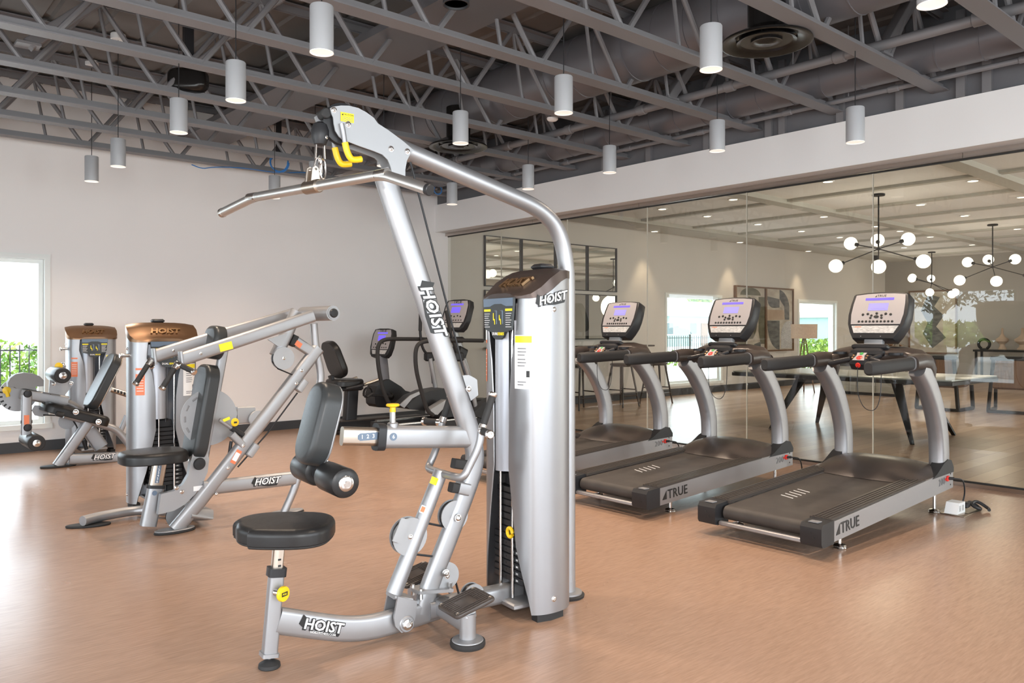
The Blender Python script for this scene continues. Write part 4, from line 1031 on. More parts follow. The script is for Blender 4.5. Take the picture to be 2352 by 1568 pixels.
# ================================================================ WEIGHT TOWER (shared by the three strength machines)
def smooth(t): t = max(0.0, min(1.0, t)); return t * t * (3 - 2 * t)
def lerp1(xs, ys, x):
    if x <= xs[0]: return ys[0]
    for i in range(len(xs) - 1):
        if x <= xs[i + 1]: return ys[i] + (ys[i + 1] - ys[i]) * (x - xs[i]) / (xs[i + 1] - xs[i])
    return ys[-1]
PLAN = [(0.0, 0.0), (0.0, 0.06), (0.003, 0.115), (0.014, 0.158), (0.038, 0.195), (0.08, 0.217), (0.13, 0.224), (0.19, 0.219), (0.235, 0.203), (0.27, 0.175)]
def plan_pts():
    out = []
    for i in range(len(PLAN) - 1):
        p0 = PLAN[max(0, i - 1)]; p1 = PLAN[i]; p2 = PLAN[i + 1]; p3 = PLAN[min(len(PLAN) - 1, i + 2)]
        for k in range(10):
            t = k / 10
            out.append(tuple(0.5 * (2 * p1[j] + (p2[j] - p0[j]) * t + (2 * p0[j] - 5 * p1[j] + 4 * p2[j] - p3[j]) * t * t + (3 * p1[j] - p0[j] - 3 * p2[j] + p3[j]) * t ** 3) for j in (0, 1)))
    return out + [PLAN[-1]]
PP = plan_pts(); PS = [0.0]
for a, b in zip(PP, PP[1:]): PS.append(PS[-1] + math.hypot(b[0] - a[0], b[1] - a[1]))
def plan_at(s): return (lerp1(PS, [p[0] for p in PP], s), lerp1(PS, [p[1] for p in PP], s))
def make_tower(root, O, n, H, capm='cap', wide=1.0, stack=(0.147, 0.60), side_logo=True, open_=(0.055, 0.075)):
    O = V((O[0], O[1], 0)); n = V((n[0], n[1], 0)).normalized(); l = V((-n.y, n.x, 0)); up = V((0, 0, 1))
    def T(a, b, z): return O - n * a + l * (b * wide) + up * z
    lip = lambda a: H + 0.10 * smooth((a - 0.05) / 0.20)
    ztop = lambda a: H + 0.028 + 0.125 * smooth(a / 0.21)
    for s, op in ((1, open_[0]), (-1, open_[1])):
        vs = []; fs = []; nz, ns = 30, 40
        for lay in (0, 1):
            for i in range(nz):
                f = i / (nz - 1)
                s0 = lerp1([0, 0.05, 0.2, 0.45, 0.66, 0.8, 0.9, 1.0], [0.20, 0.185, op + 0.06, op, op + 0.004, op + 0.024, op + 0.06, 0.125], f)
                for j in range(ns):
                    a, b = plan_at(s0 + (PS[-1] - s0) * j / (ns - 1))
                    z = 0.035 + f * (lip(a) + 0.005 - 0.035)
                    if lay: a = 0.13 + (a - 0.13) * 0.965; b = b * 0.975
                    vs.append(T(a, s * b, z))
        N_ = nz * ns
        for i in range(nz - 1):
            for j in range(ns - 1):
                q = (i * ns + j, i * ns + j + 1, (i + 1) * ns + j + 1, (i + 1) * ns + j)
                fs.append(q if s > 0 else q[::-1]); q2 = tuple(N_ + k for k in q); fs.append(q2[::-1] if s > 0 else q2)
            q = (i * ns, (i + 1) * ns, N_ + (i + 1) * ns, N_ + i * ns); fs.append(q if s > 0 else q[::-1])
        for j in range(ns - 1):
            q = (j, N_ + j, N_ + j + 1, j + 1); fs.append(q if s > 0 else q[::-1])
        sh = G().add(vs, fs).ob('shroud', 'silver2', root, 50)
        for z in (0.10, H - 0.05):
            bolt(sh, T(0.14, s * 0.224, z), l * s, 0.011)
        G().prism([T(a, s * b, 0.018) for a, b in ((0.06, 0.16), (0.06, 0.205), (0.13, 0.218), (0.21, 0.205), (0.21, 0.16))], up, 0.036).ob('rubber_foot', 'rubber', sh)
        # stickers on the curved front
        def patch(s0, s1, z0, z1, m, nm, off=0.0015, par=sh):
            vs = []; k = 6
            for z in (z0, z1):
                for j in range(k + 1):
                    a, b = plan_at(s0 + (s1 - s0) * j / k); vs.append(T(a - off * 0.7, s * (b + off * 0.7), z))
            fs = [(j, j + 1, k + 1 + j + 1, k + 1 + j) for j in range(k)]
            return G().add(vs, [f if s > 0 else f[::-1] for f in fs]).ob(nm, m, par)
        if s > 0:
            p = patch(0.105, 0.205, H - 0.42, H - 0.17, 'white', 'instruction_sheet')
            patch(0.108, 0.202, H - 0.205, H - 0.174, 'lime', 'sheet_header', 0.0025)
            for z, w in ((0.235, 0.7), (0.25, 0.7), (0.265, 0.6), (0.285, 0.65), (0.30, 0.7), (0.315, 0.6), (0.39, 0.7), (0.403, 0.5)):
                patch(0.125, 0.125 + 0.07 * w, H - z, H - z + 0.005, 'greyprint', 'printed_line', 0.0025)
            patch(0.175, 0.192, H - 0.365, H - 0.335, 'ink', 'pictogram', 0.0025)
        else:
            patch(0.145, 0.205, H - 0.40, H - 0.24, 'orange', 'warning_sticker')
            patch(0.145, 0.205, H - 0.21, H - 0.195, 'orange', 'warning_header')
            for z in (0.27, 0.29, 0.31, 0.33, 0.35, 0.37): patch(0.152, 0.196, H - z, H - z + 0.004, 'white', 'printed_line', 0.0025)
    # rear cover and inner back panel
    g = G(); vs = []; fs = []; m = 17
    for z in (0.06, H + 0.09):
        for j in range(m):
            q = -1 + 2 * j / (m - 1); vs.append(T(0.268 + 0.02 * (1 - q * q), 0.176 * q, z))
    for j in range(m - 1): fs.append((j, j + 1, m + j + 1, m + j))
    g.add(vs, fs).ob('rear_cover', 'silver2', root)
    g = G(); vs = []; fs = []
    for z in (0.06, H - 0.02):
        for j in range(m):
            q = -1 + 2 * j / (m - 1); vs.append(T(0.255 - 0.075 * (1 - q * q), 0.175 * q, z))
    for j in range(m - 1): fs.append((j, j + 1, m + j + 1, m + j))
    g.add(vs, fs).ob('back_panel', 'shield', root)
    g = G(); vs = []; fs = []
    for z in (stack[1] + 0.07, H - 0.10):
        for j in range(m):
            q = -1 + 2 * j / (m - 1); vs.append(T(0.075 - 0.07 * (1 - q * q), -0.055 + 0.078 * q, z))
    for j in range(m - 1): fs.append((j, j + 1, m + j + 1, m + j))
    g.add(vs, fs).ob('inner_shield', 'shield', root)
    if not side_logo:
        G().cyl(T(0.10, -0.215, H - 0.10), T(0.10, -0.275, H - 0.10), 0.014, 14).ob('side_pin', 'chrome', root); G().cyl(T(0.10, -0.262, H - 0.10), T(0.10, -0.282, H - 0.10), 0.020, 16, 0.004).ob('pin_knob', 'chrome', root)
    # cap
    al = [0.0, 0.003, 0.014, 0.038, 0.08, 0.13, 0.19, 0.24, 0.28, 0.30]
    wl = [0.125, 0.133, 0.166, 0.203, 0.225, 0.232, 0.228, 0.212, 0.183, 0.15]
    vs = []; fs = []; nb = 9
    for a, w in zip(al, wl):
        for j in range(nb):
            q = -1 + 2 * j / (nb - 1)
            vs.append(T(a - 0.014, w * q, ztop(a) - 0.018 * abs(q) ** 4))
    for i in range(len(al) - 1):
        for j in range(nb - 1): fs.append((i * nb + j, i * nb + j + 1, (i + 1) * nb + j + 1, (i + 1) * nb + j))
    loop = [(al[0], wl[0] * (-1 + 2 * j / (nb - 1)), 0 * nb + j) for j in range(nb)] + [(al[i], wl[i], i * nb + nb - 1) for i in range(1, len(al))] + [(al[-1], wl[-1] * (1 - 2 * j / (nb - 1)), (len(al) - 1) * nb + nb - 1 - j) for j in range(1, nb)] + [(al[i], -wl[i], i * nb) for i in range(len(al) - 2, 0, -1)]
    base = len(vs); k = len(loop)
    for a, b, _ in loop: vs.append(T(a - 0.014, b, lip(a)))
    for a, b, _ in loop: vs.append(T(0.14 + (a - 0.014 - 0.14) * 0.95, b * 0.95, lip(a)))
    for i in range(k):
        i2 = (i + 1) % k
        fs.append((loop[i][2], base + i, base + i2, loop[i2][2])); fs.append((base + i, base + k + i, base + k + i2, base + i2))
    cap = G().add(vs, fs).ob('cap', capm, root, 40)
    wz = 0.09; p = T(wz - 0.014, 0, ztop(wz) + 0.001); upv = (T(0.125, 0, ztop(0.125)) - T(0.06, 0, ztop(0.06))).normalized()
    wordmark(p, l, upv, 0.076, cap, 'relief', 'raised_lettering')
    # small handle knob on the cap's back
    G().box(T(0.24, 0, ztop(0.24) + 0.012), (0.09, 0.09, 0.03), Matrix((tuple(l), tuple(-n), (0, 0, 1))).transposed(), 0.012).ob('cap_knob', 'black', cap)
    # placard
    def flat(poly, d, th, m, nm, par): return G().flat(poly, T(-0.018 - d, 0, H), l, up, th).ob(nm, m, par)
    pl = flat([(-0.13, 0.006), (0.13, 0.006), (0.128, -0.03), (0.112, -0.145), (0.062, -0.155), (0.045, -0.18), (0.02, -0.192), (-0.02, -0.192), (-0.045, -0.18), (-0.062, -0.155), (-0.112, -0.145), (-0.128, -0.03)], 0, 0.012, 'label', 'placard', root)
    flat([(-0.128, 0.004), (0.128, 0.004), (0.126, -0.034), (0.07, -0.034), (0.03, -0.022), (-0.03, -0.022), (-0.07, -0.034), (-0.126, -0.034)], 0.0068, 0.001, 'labelblue', 'placard_band', pl)
    lettering(G(), 'DUAL', 0.019, T(-0.026, -0.021, H - 0.165), l, up, 0.001, 0.02).ob('lettering', 'white', pl)
    lettering(G(), 'SERIES', 0.019, T(-0.026, 0.028, H - 0.165), l, up, 0.001, 0.02).ob('lettering', 'lime', pl)
    for b in (-0.093, 0.093):
        flat([(b - 0.029, -0.046), (b + 0.029, -0.046), (b + 0.029, -0.057), (b - 0.029, -0.057)], 0.0068, 0.001, 'lime', 'heading_bar', pl)
        for i in range(7): flat([(b - 0.026, -0.067 - i * 0.0105), (b + 0.022 - 0.006 * (i % 3), -0.067 - i * 0.0105), (b + 0.022 - 0.006 * (i % 3), -0.0695 - i * 0.0105), (b - 0.026, -0.0695 - i * 0.0105)], 0.0068, 0.001, 'white', 'printed_line', pl)
    for b, f in ((-0.026, 0), (0.026, 1)):
        flat([(b + 0.008, -0.05), (b + 0.02, -0.056), (b + 0.02, -0.118), (b + 0.012, -0.118)], 0.0068, 0.001, 'labelblue', 'machine_figure', pl)
        flat([(b - 0.016, -0.066 - 0.01 * f), (b - 0.010, -0.064 - 0.01 * f), (b - 0.009, -0.092), (b + 0.0, -0.094), (b + 0.002, -0.12), (b - 0.003, -0.12), (b - 0.006, -0.10), (b - 0.016, -0.10)], 0.0069, 0.001, 'lime', 'person_figure', pl)
        flat([(b - 0.006, -0.052), (b + 0.010, -0.056), (b + 0.010, -0.058), (b - 0.006, -0.054)], 0.0068, 0.001, 'greyprint', 'bar_figure', pl)
    # weight stack on guide rods
    for b in (-0.05, 0.052): G().cyl(T(0.026, b, 0.08), T(0.026, b, H - 0.02), 0.0075, 12).ob('guide_rod', 'chrome', root)
    z0, z1 = stack; N_ = 14; h = (z1 - z0) / N_
    rot = Matrix((tuple(l), tuple(-n), (0, 0, 1))).transposed()
    for i in range(N_):
        w = 0.25 if i < 7 else 0.19
        pt = G().box(T(0.10, 0, z0 + h * (i + 0.5)), (w, 0.13, h - 0.003), rot, 0.003).ob('weight_plate', 'black', root)
        if i < 8:
            G().flat([(-0.02, -0.007), (0.02, -0.007), (0.02, 0.007), (-0.02, 0.007)], T(0.0345, 0.075 if w > 0.2 else 0.06, z0 + h * (i + 0.5)), l, up, 0.001).ob('weight_label', 'label', pt)
            lettering(G(), str(230 - 15 * i) if i else '230', 0.012, T(0.034, 0.075 if w > 0.2 else 0.06, z0 + h * (i + 0.5)), l, up, 0.0008, 0.02).ob('number', 'white', pt)
            G().cyl(T(0.0355, -0.02, z0 + h * (i + 0.5)), T(0.033, -0.02, z0 + h * (i + 0.5)), 0.005, 8).ob('pin_hole', 'ink', pt)
    G().box(T(0.10, 0, z1 + 0.028), (0.10, 0.10, 0.055), rot, 0.004).ob('head_plate', 'black', root)
    G().cyl(T(0.045, 0, z1 + 0.04), T(0.045, 0, H - 0.02), 0.006, 8).ob('lift_cable', 'black', root)
    for i, b in enumerate((-0.05, 0.05)): G().cyl(T(0.125, b, 0.075), T(0.125, b, z0), 0.028, 14, 0.004).ob('rubber_bumper', 'rubber', root)
    pz = z0 + h * 7.5
    pin = G().sweep([T(0.015, 0.045, pz) + (l * math.cos(R(a)) + up * math.sin(R(a))) * 0.021 for a in range(0, 341, 20)], circ(0.009, None, 8), side=n).ob('selector_pin', 'yellow', root)
    G().cyl(T(0.02, 0.045, pz), T(0.07, 0.045, pz), 0.006, 8).ob('pin_shaft', 'chrome', pin)
    G().tube(fillet([T(0.015, 0.045, pz + 0.02), T(0.02, 0.055, pz + 0.15), T(0.07, 0.04, z1 + 0.05)], 0.1, 4), 0.003, 6).ob('pin_cord', 'black', pin)
    G().box(T(0.14, 0, 0.06), (0.26, 0.32, 0.03), rot, 0.008).ob('base_plate', 'silver', root)
    if side_logo:
        ln = (l * 1.0 + n * 0.25).normalized()
        wordmark(T(0.13, 0.2265, H + 0.0), (-n * 1.0 + l * 0.04 + up * 0.22).normalized(), (up + n * 0.22).normalized(), 0.056, root, 'white', 'side_logo')
    return T

# ================================================================ LAT PULLDOWN AND ROW MACHINE (front)
DX = V((0.99297, -0.11840, 0)); NX = V((0.11840, 0.99297, 0)); UP = V((0, 0, 1))
def off(p, b): return V(p) + NX * b
lat = thing('lat_pulldown_machine', 'large silver lat pulldown and row machine standing in the foreground', 'gym machine', (2.0, 2.95, 0))
make_tower(lat, (2.445, 2.888), (-0.993, 0.1184), 1.497, 'cap')
# base spine
G().beam(fillet([(1.372, 3.024, 0.182), (1.523, 3.006, 0.129), (1.655, 2.99, 0.086), (1.773, 2.976, 0.067), (1.917, 2.959, 0.073), (2.102, 2.937, 0.09)], 0.12, 4), 0.055, 0.105, 0.02, side=NX).ob('base_spine', 'silver', lat)
P = (1.549, 2.974, 0.128); Q = (1.659, 2.961, 0.09)
wordmark(P, (V(Q) - V(P)), UP, 0.062, lat, 'white', 'logo')
lettering(G(), 'HOISTFITNESS.COM', 0.013, V(P) + V((0.0, 0, -0.029)) - NX * 0.0025, (V(Q) - V(P)), UP, 0.0008, 0.01).ob('lettering', 'white', lat)
# seat post
SP = [(1.342, 3.028, 0.052), (1.37, 3.024, 0.377)]
G().beam(SP, 0.052, 0.056, 0.010, side=NX).ob('seat_post', 'silver', lat)
G().beam([(1.34, 3.028, 0.046), (1.342, 3.028, 0.061)], 0.066, 0.066, 0.008, side=NX).ob('post_foot_cap', 'silver', lat)
G().beam([(1.368, 3.024, 0.362), (1.372, 3.024, 0.396)], 0.066, 0.070, 0.014, side=NX).ob('post_collar', 'black', lat)
ip = G().beam([(1.37, 3.024, 0.379), (1.381, 3.023, 0.493)], 0.038, 0.042, 0.006, side=NX).ob('inner_post', 'bronze', lat)
for p in [(1.374, 3.004, 0.405), (1.374, 3.004, 0.43)]: G().box(p, (0.012, 0.003, 0.007)).ob('adjust_slot', 'ink', ip)
P = V(SP[0]); G().cyl(P - UP * 0.0, (P.x, P.y, 0.02), 0.008, 10).ob('levelling_stem', 'chrome', lat)
G().lathe([(0.040, 0), (0.044, 0.004), (0.042, 0.016), (0.026, 0.026), (0.012, 0.034), (0, 0.034)], (P.x, P.y, 0), UP, 24).ob('levelling_foot', 'rubber', lat)
P = V((1.353, 2.999, 0.305)); K = (-NX * 0.8 + DX * 0.45).normalized()
G().cyl(P, P + K * 0.035, 0.013, 14).ob('plunger_sleeve', 'chrome', lat)
kn = G().lathe([(0.012, 0.03), (0.029, 0.034), (0.031, 0.040), (0.029, 0.049), (0, 0.050)], P, K, 24).ob('pull_knob', 'yellow', lat)
side_ = UP.cross(K).normalized(); kup = K.cross(side_).normalized()
G().flat([(-0.016, -0.008), (0.016, -0.008), (0.016, 0.008), (-0.016, 0.008)], P + K * 0.0505, side_, kup, 0.001).ob('knob_label', 'ink', kn)
lettering(G(), 'PULL', 0.011, P + K * 0.051, side_, kup, 0.0006, 0.01).ob('lettering', 'lime', kn)
# seat
sc = V((1.388, 3.022, 0.534)); L_ = V((0.755, -0.656, 0)); B_ = V((0.656, 0.755, 0))
poly = []
for k in range(40):
    a = 2 * math.pi * k / 40; c_, s_ = math.cos(a), math.sin(a)
    x = 0.205 * math.copysign(abs(c_) ** 0.62, c_); y = 0.155 * math.copysign(abs(s_) ** 0.72, s_)
    y *= 1.0 - 0.16 * max(0.0, -x / 0.205) ** 2
    if x < -0.1 and y < -0.02: x += 0.02; y += 0.015
    poly.append((x, y))
so = V((sc.x, sc.y, 0.508)) + B_ * 0.03
se = G().pad(poly, so, L_, (B_ + UP * 0.04).normalized(), 0.068, 0.028, 5).ob('seat', 'vinyl', lat)
G().pad([(a * 0.985, b * 0.985) for a, b in poly], so - UP * 0.008, L_, (B_ + UP * 0.04).normalized(), 0.012, 0.003, 1).ob('seat_base', 'rubber', se)
# main column: lower bow and upper leaning tube
low = fillet([(2.02, 2.947, 0.079), (2.057, 2.942, 0.185), (2.174, 2.928, 0.432), (2.255, 2.919, 0.605), (2.297, 2.914, 0.713), (2.3, 2.913, 0.794), (2.255, 2.919, 0.91)], 0.09, 4)
G().beam(low, 0.056, 0.092, 0.026, side=NX).ob('lower_column', 'silver', lat)
upc = [(2.288, 2.915, 0.832), (1.886, 2.963, 1.901), (1.83, 2.969, 2.052)]
G().beam(upc, 0.062, 0.100, 0.03, side=NX).ob('upper_column', 'silver', lat)
P = V((2.056, 2.91, 1.44)); Q = V((2.08, 2.907, 1.375)); dr = (Q - P).normalized()
wordmark(P, dr, (-NX).cross(dr), 0.082, lat, 'white', 'logo')
# overhead arm and rear post in one bent tube
arm = fillet([(1.674, 2.988, 2.215), (1.97, 2.953, 2.138), (2.733, 2.862, 1.938)] + [(2.843, 2.849, 1.744), (2.845, 2.848, 0.022)], 0.17, 10)
G().tube(arm, 0.041, 20, side=NX).ob('overhead_tube', 'silver', lat)
P = V((2.845, 2.848, 0.022))
G().lathe([(0.085, 0), (0.088, 0.012), (0.075, 0.018), (0, 0.018)], (P.x, P.y, 0), UP, 28).ob('rubber_foot', 'rubber', lat)
G().lathe([(0.075, 0.018), (0.075, 0.026), (0.042, 0.03), (0.042, 0.08)], (P.x, P.y, 0), UP, 28).ob('foot_disc', 'silver', lat)
# gusset plates at the top
OUT = [(1.578, 2.999, 2.266), (1.588, 2.998, 2.274), (1.625, 2.994, 2.285), (1.66, 2.99, 2.29), (1.702, 2.985, 2.287), (1.738, 2.98, 2.274), (1.772, 2.976, 2.256), (1.79, 2.974, 2.235), (1.839, 2.968, 2.213), (1.903, 2.961, 2.179), (1.959, 2.954, 2.143), (1.943, 2.956, 2.123), (1.927, 2.958, 2.092), (1.92, 2.959, 2.053), (1.919, 2.959, 2.015), (1.859, 2.966, 2.021), (1.849, 2.967, 2.058), (1.836, 2.969, 2.085), (1.812, 2.972, 2.104), (1.772, 2.976, 2.114), (1.706, 2.984, 2.127), (1.66, 2.99, 2.138), (1.635, 2.993, 2.143), (1.616, 2.995, 2.155), (1.6, 2.997, 2.177), (1.594, 2.998, 2.204), (1.591, 2.998, 2.23), (1.583, 2.999, 2.247)]
for s in (-1, 1):
    gp_ = G().prism([off(p, s * 0.040) for p in OUT], NX, 0.006).ob('gusset_plate', 'plate', lat)
    for p in [(1.594, 2.998, 2.262), (1.656, 2.99, 2.211), (1.851, 2.967, 2.134), (1.929, 2.958, 2.133)]: bolt(gp_, off(p, s * 0.043), NX * s, 0.0105)
P = V((1.647, 2.947, 2.239)); Q = V((1.663, 2.946, 2.239)); dr = (Q - P).normalized(); du = (-NX).cross(dr)
st_ = G().flat([(-0.03, -0.019), (0.03, -0.019), (0.03, 0.019), (-0.03, 0.019)], P, dr, du, 0.001).ob('caution_sticker', 'lime', lat)
lettering(G(), 'CAUTION', 0.0105, P + dr * 0.004 + du * 0.011 - NX * 0.0004, dr, du, 0.0006, 0.005).ob('lettering', 'ink', st_)
G().flat([(-0.026, 0.006), (-0.018, 0.006), (-0.022, 0.014)], P - NX * 0.0006, dr, du, 0.0008).ob('triangle_mark', 'ink', st_)
for i in range(3): G().flat([(-0.024, 0.001 - 0.007 * i), (0.024, 0.001 - 0.007 * i), (0.024, -0.0008 - 0.007 * i), (-0.024, -0.0008 - 0.007 * i)], P - NX * 0.0006, dr, du, 0.0006).ob('printed_line', 'greyprint', st_)
def pulley(parent, c, r, w=0.022, ax=NX, m='black', hub=True):
    c = V(c); ax = V(ax)
    o = G().lathe([(0.012, -w / 2), (r * 0.92, -w / 2), (r, -w * 0.42), (r * 0.90, -w * 0.12), (r * 0.90, w * 0.12), (r, w * 0.42), (r * 0.92, w / 2), (0.012, w / 2)], c, ax, 32).ob('pulley', m, parent)
    return o
pulley(lat, (1.647, 2.991, 2.218), 0.088, 0.03)
p = V((1.567, 3.001, 2.248))
G().cyl(p - NX * 0.034, p + NX * 0.034, 0.022, 18, 0.004).ob('guide_roller', 'rubber', lat)
G().prism([off(q, 0.03) for q in [(1.539, 3.004, 2.241), (1.549, 3.003, 2.249), (1.56, 3.002, 2.244), (1.578, 2.999, 2.219), (1.567, 3.001, 2.203), (1.555, 3.002, 2.204)]], NX, 0.02).ob('roller_bracket', 'silver', lat)
for s in (-1, 1):
    pts = [(1.624, 2.994, 2.208), (1.632, 2.993, 2.173), (1.638, 2.992, 2.131), (1.648, 2.991, 2.092), (1.665, 2.989, 2.064), (1.686, 2.987, 2.065), (1.711, 2.984, 2.071)]
    pts = [off(p, -0.052 if s < 0 else 0.06) for p in pts]
    sh = G().tube(fillet(pts[:3], 0.04, 3), 0.0105, 12).ob('hook_shank', 'silver', lat)
    G().tube(fillet(pts[2:], 0.04, 5), 0.0135, 14).ob('hook_grip', 'yellow', sh)
# stop ball, clevis and snap hooks
bp = V((1.551, 3.003, 2.167))
bl = G().lathe([(0.012, -0.052), (0.026, -0.046), (0.036, -0.02), (0.037, 0.012), (0.028, 0.038), (0.012, 0.048), (0, 0.05)], bp, UP, 24).ob('cable_stop', 'black', lat)
bolt(bl, bp + V((0.01, -0.036, -0.02)), (0.2, -1, 0), 0.006)
for s in (-1, 1): G().beam([bp + DX * s * 0.017 + UP * -0.04, bp + DX * s * 0.02 + UP * -0.105], 0.016, 0.006, 0.002, side=NX).ob('clevis_strap', 'chrome', lat)
def link(c, w, h, r, ax1, nm='snap_hook'):
    pts = [V(c) + ax1 * (w * math.copysign(abs(math.cos(R(a))) ** 0.7, math.cos(R(a)))) + UP * (h * math.sin(R(a))) for a in range(0, 360, 15)]
    G().sweep(pts, circ(r, None, 8), closed=True, caps=False).ob(nm, 'chrome', lat)
link(bp + UP * -0.112, 0.011, 0.02, 0.0045, NX)
link(bp + UP * -0.142 - DX * 0.008, 0.015, 0.04, 0.0045, DX)
link(bp + UP * -0.146 + DX * 0.012, 0.015, 0.04, 0.0045, (DX + NX * 0.4).normalized())
# pulldown bar, hanging a little turned
bc = V((1.506, 2.982, 1.937)); bd = V((-0.184, 0.982, 0)).normalized()
bar = fillet([bc - bd * 0.665 + UP * -0.085, bc - bd * 0.42, bc + bd * 0.418, bc + bd * 0.665 + UP * -0.045], 0.05, 5)
pbar = thing('pulldown_bar', 'chrome lat bar hanging by snap hooks from the machine top', 'bar', bc)
G().tube(bar, 0.0205, 18, side=UP.cross(bd)).ob('bar_tube', 'satin', pbar)
for s in (-1, 1):
    e = bar[-1] if s > 0 else bar[0]; e2 = bar[-2] if s > 0 else bar[1]; d = (e - e2).normalized()
    G().cyl(e - d * 0.012, e + d * 0.008, 0.0218, 18, 0.003).ob('end_cap', 'chrome' if s > 0 else 'black', pbar)
    q = bc + bd * s * 0.42; G().cyl(q - bd * 0.03 * 1, q + bd * 0.03, 0.0211, 18).ob('bend_sleeve', 'chrome', pbar)
G().cyl(bc - bd * 0.045, bc + bd * 0.045, 0.0275, 20, 0.004).ob('centre_sleeve', 'bronze', pbar)
for s in (-1, 1): G().prism([bc + bd * s * 0.018 + DX * a + UP * z for a, z in ((-0.02, 0.01), (0.02, 0.01), (0.013, 0.075), (0.0, 0.085), (-0.013, 0.075))], bd, 0.006).ob('swivel_plate', 'bronze', pbar)
G().cyl(bc + UP * 0.07 - bd * 0.025, bc + UP * 0.07 + bd * 0.025, 0.005, 10).ob('swivel_pin', 'chrome', pbar)
# cables
G().tube([(1.962, 2.954, 2.111), (2.232, 2.922, 1.188), (2.262, 2.918, 1.102)], 0.0048, 8).ob('cable', 'black', lat)
# bracket plate with bolt behind the column
bk = G().prism([off(q, -0.012) for q in [(2.217, 2.923, 1.141), (2.25, 2.919, 1.143), (2.28, 2.916, 1.129), (2.295, 2.914, 1.119), (2.301, 2.913, 1.047), (2.262, 2.918, 1.023), (2.243, 2.92, 1.069)]], NX, 0.03).ob('pulley_bracket', 'plate', lat)
bolt(bk, off((2.248, 2.92, 1.078), -0.03), -NX, 0.012)
# horizontal boom, telescoping tube, number plates
G().beam([(2.278, 2.916, 0.851), (1.826, 2.97, 0.886)], 0.056, 0.100, 0.022, side=NX).ob('boom', 'silver', lat)
G().beam([(1.834, 2.969, 0.885), (1.797, 2.973, 0.888)], 0.074, 0.118, 0.024, side=NX).ob('boom_collar', 'black', lat)
tl = G().beam([(1.814, 2.971, 0.887), (1.645, 2.991, 0.903)], 0.042, 0.080, 0.016, side=NX).ob('telescoping_tube', 'bronze', lat)
P = V((1.761, 2.956, 0.895)); dr = DX
G().flat([(-0.045, -0.016), (0.04, -0.016), (0.04, 0.016), (-0.045, 0.016), (-0.056, 0.008), (-0.056, -0.008)], P, dr, UP, 0.001).ob('number_strip', 'labelblue', tl)
for i, tx in enumerate('123'): lettering(G(), tx, 0.024, P + dr * (-0.036 + i * 0.026) - NX * 0.0006, dr, UP, 0.0006, 0.012).ob('number', 'white', tl)
P = V((1.866, 2.936, 0.886))
G().lathe([(0.017, 0), (0.017, 0.0012), (0, 0.0012)], P, -NX, 20).ob('number_disc', 'labelblue', lat)
lettering(G(), '6', 0.024, P - NX * 0.0013, DX, UP, 0.0006, 0.012).ob('number', 'white', lat)
P = V((1.88, 2.964, 0.933))
G().cyl(P - UP * 0.02, P + UP * 0.012, 0.024, 18, 0.004).ob('plunger_boss', 'silver', lat)
G().cyl(P + UP * 0.01, P + UP * 0.058, 0.0135, 16).ob('plunger_sleeve', 'chrome', lat)
G().lathe([(0.012, 0.052), (0.014, 0.064), (0.012, 0.078), (0.029, 0.084), (0.030, 0.090), (0.026, 0.094), (0, 0.095)], P, UP, 22).ob('pull_knob', 'yellow', lat)
# chest pad
tl_ = math.radians(15); pu = (UP * math.cos(tl_) + DX * math.sin(tl_)).normalized()
pc_ = V((1.582, 2.999, 0.952))
cp = G().pad(rr(0.205, 0.345, 0.092, 6), pc_, -NX, pu, 0.085, 0.026, 6).ob('chest_pad', 'pad', lat)
G().pad(rr(0.20, 0.34, 0.09, 6), pc_ - (-NX).cross(pu) * 0.008, -NX, pu, 0.012, 0.003, 1).ob('pad_back', 'plate', cp)
# foam rollers
rc = V((1.562, 3.001, 0.752))
G().cyl(rc - NX * 0.27, rc + NX * 0.24, 0.0125, 14).ob('roller_shaft', 'chrome', lat)
for s in (-1, 1):
    r_ = G().lathe([(0.013, 0), (0.045, 0.0), (0.056, 0.005), (0.06, 0.016), (0.06, 0.19), (0.056, 0.20), (0.045, 0.206), (0.013, 0.206)], rc + NX * s * 0.046, NX * s, 30).ob('foam_roller', 'vinyl', lat)
    G().lathe([(0.031, 0), (0.031, 0.004), (0.027, 0.007), (0.012, 0.007), (0.010, 0.010), (0, 0.010)], rc + NX * s * 0.251, NX * s, 24).ob('end_disc', 'chrome', r_)
    G().lathe([(0.030, 0), (0.030, 0.012), (0.013, 0.012)], rc + NX * s * 0.036, NX * s, 20).ob('inner_collar', 'black', r_)
G().beam([rc - NX * 0.0, rc + UP * 0.05 + DX * 0.03], 0.045, 0.012, 0.004, side=NX).ob('roller_hanger', 'chrome', lat)
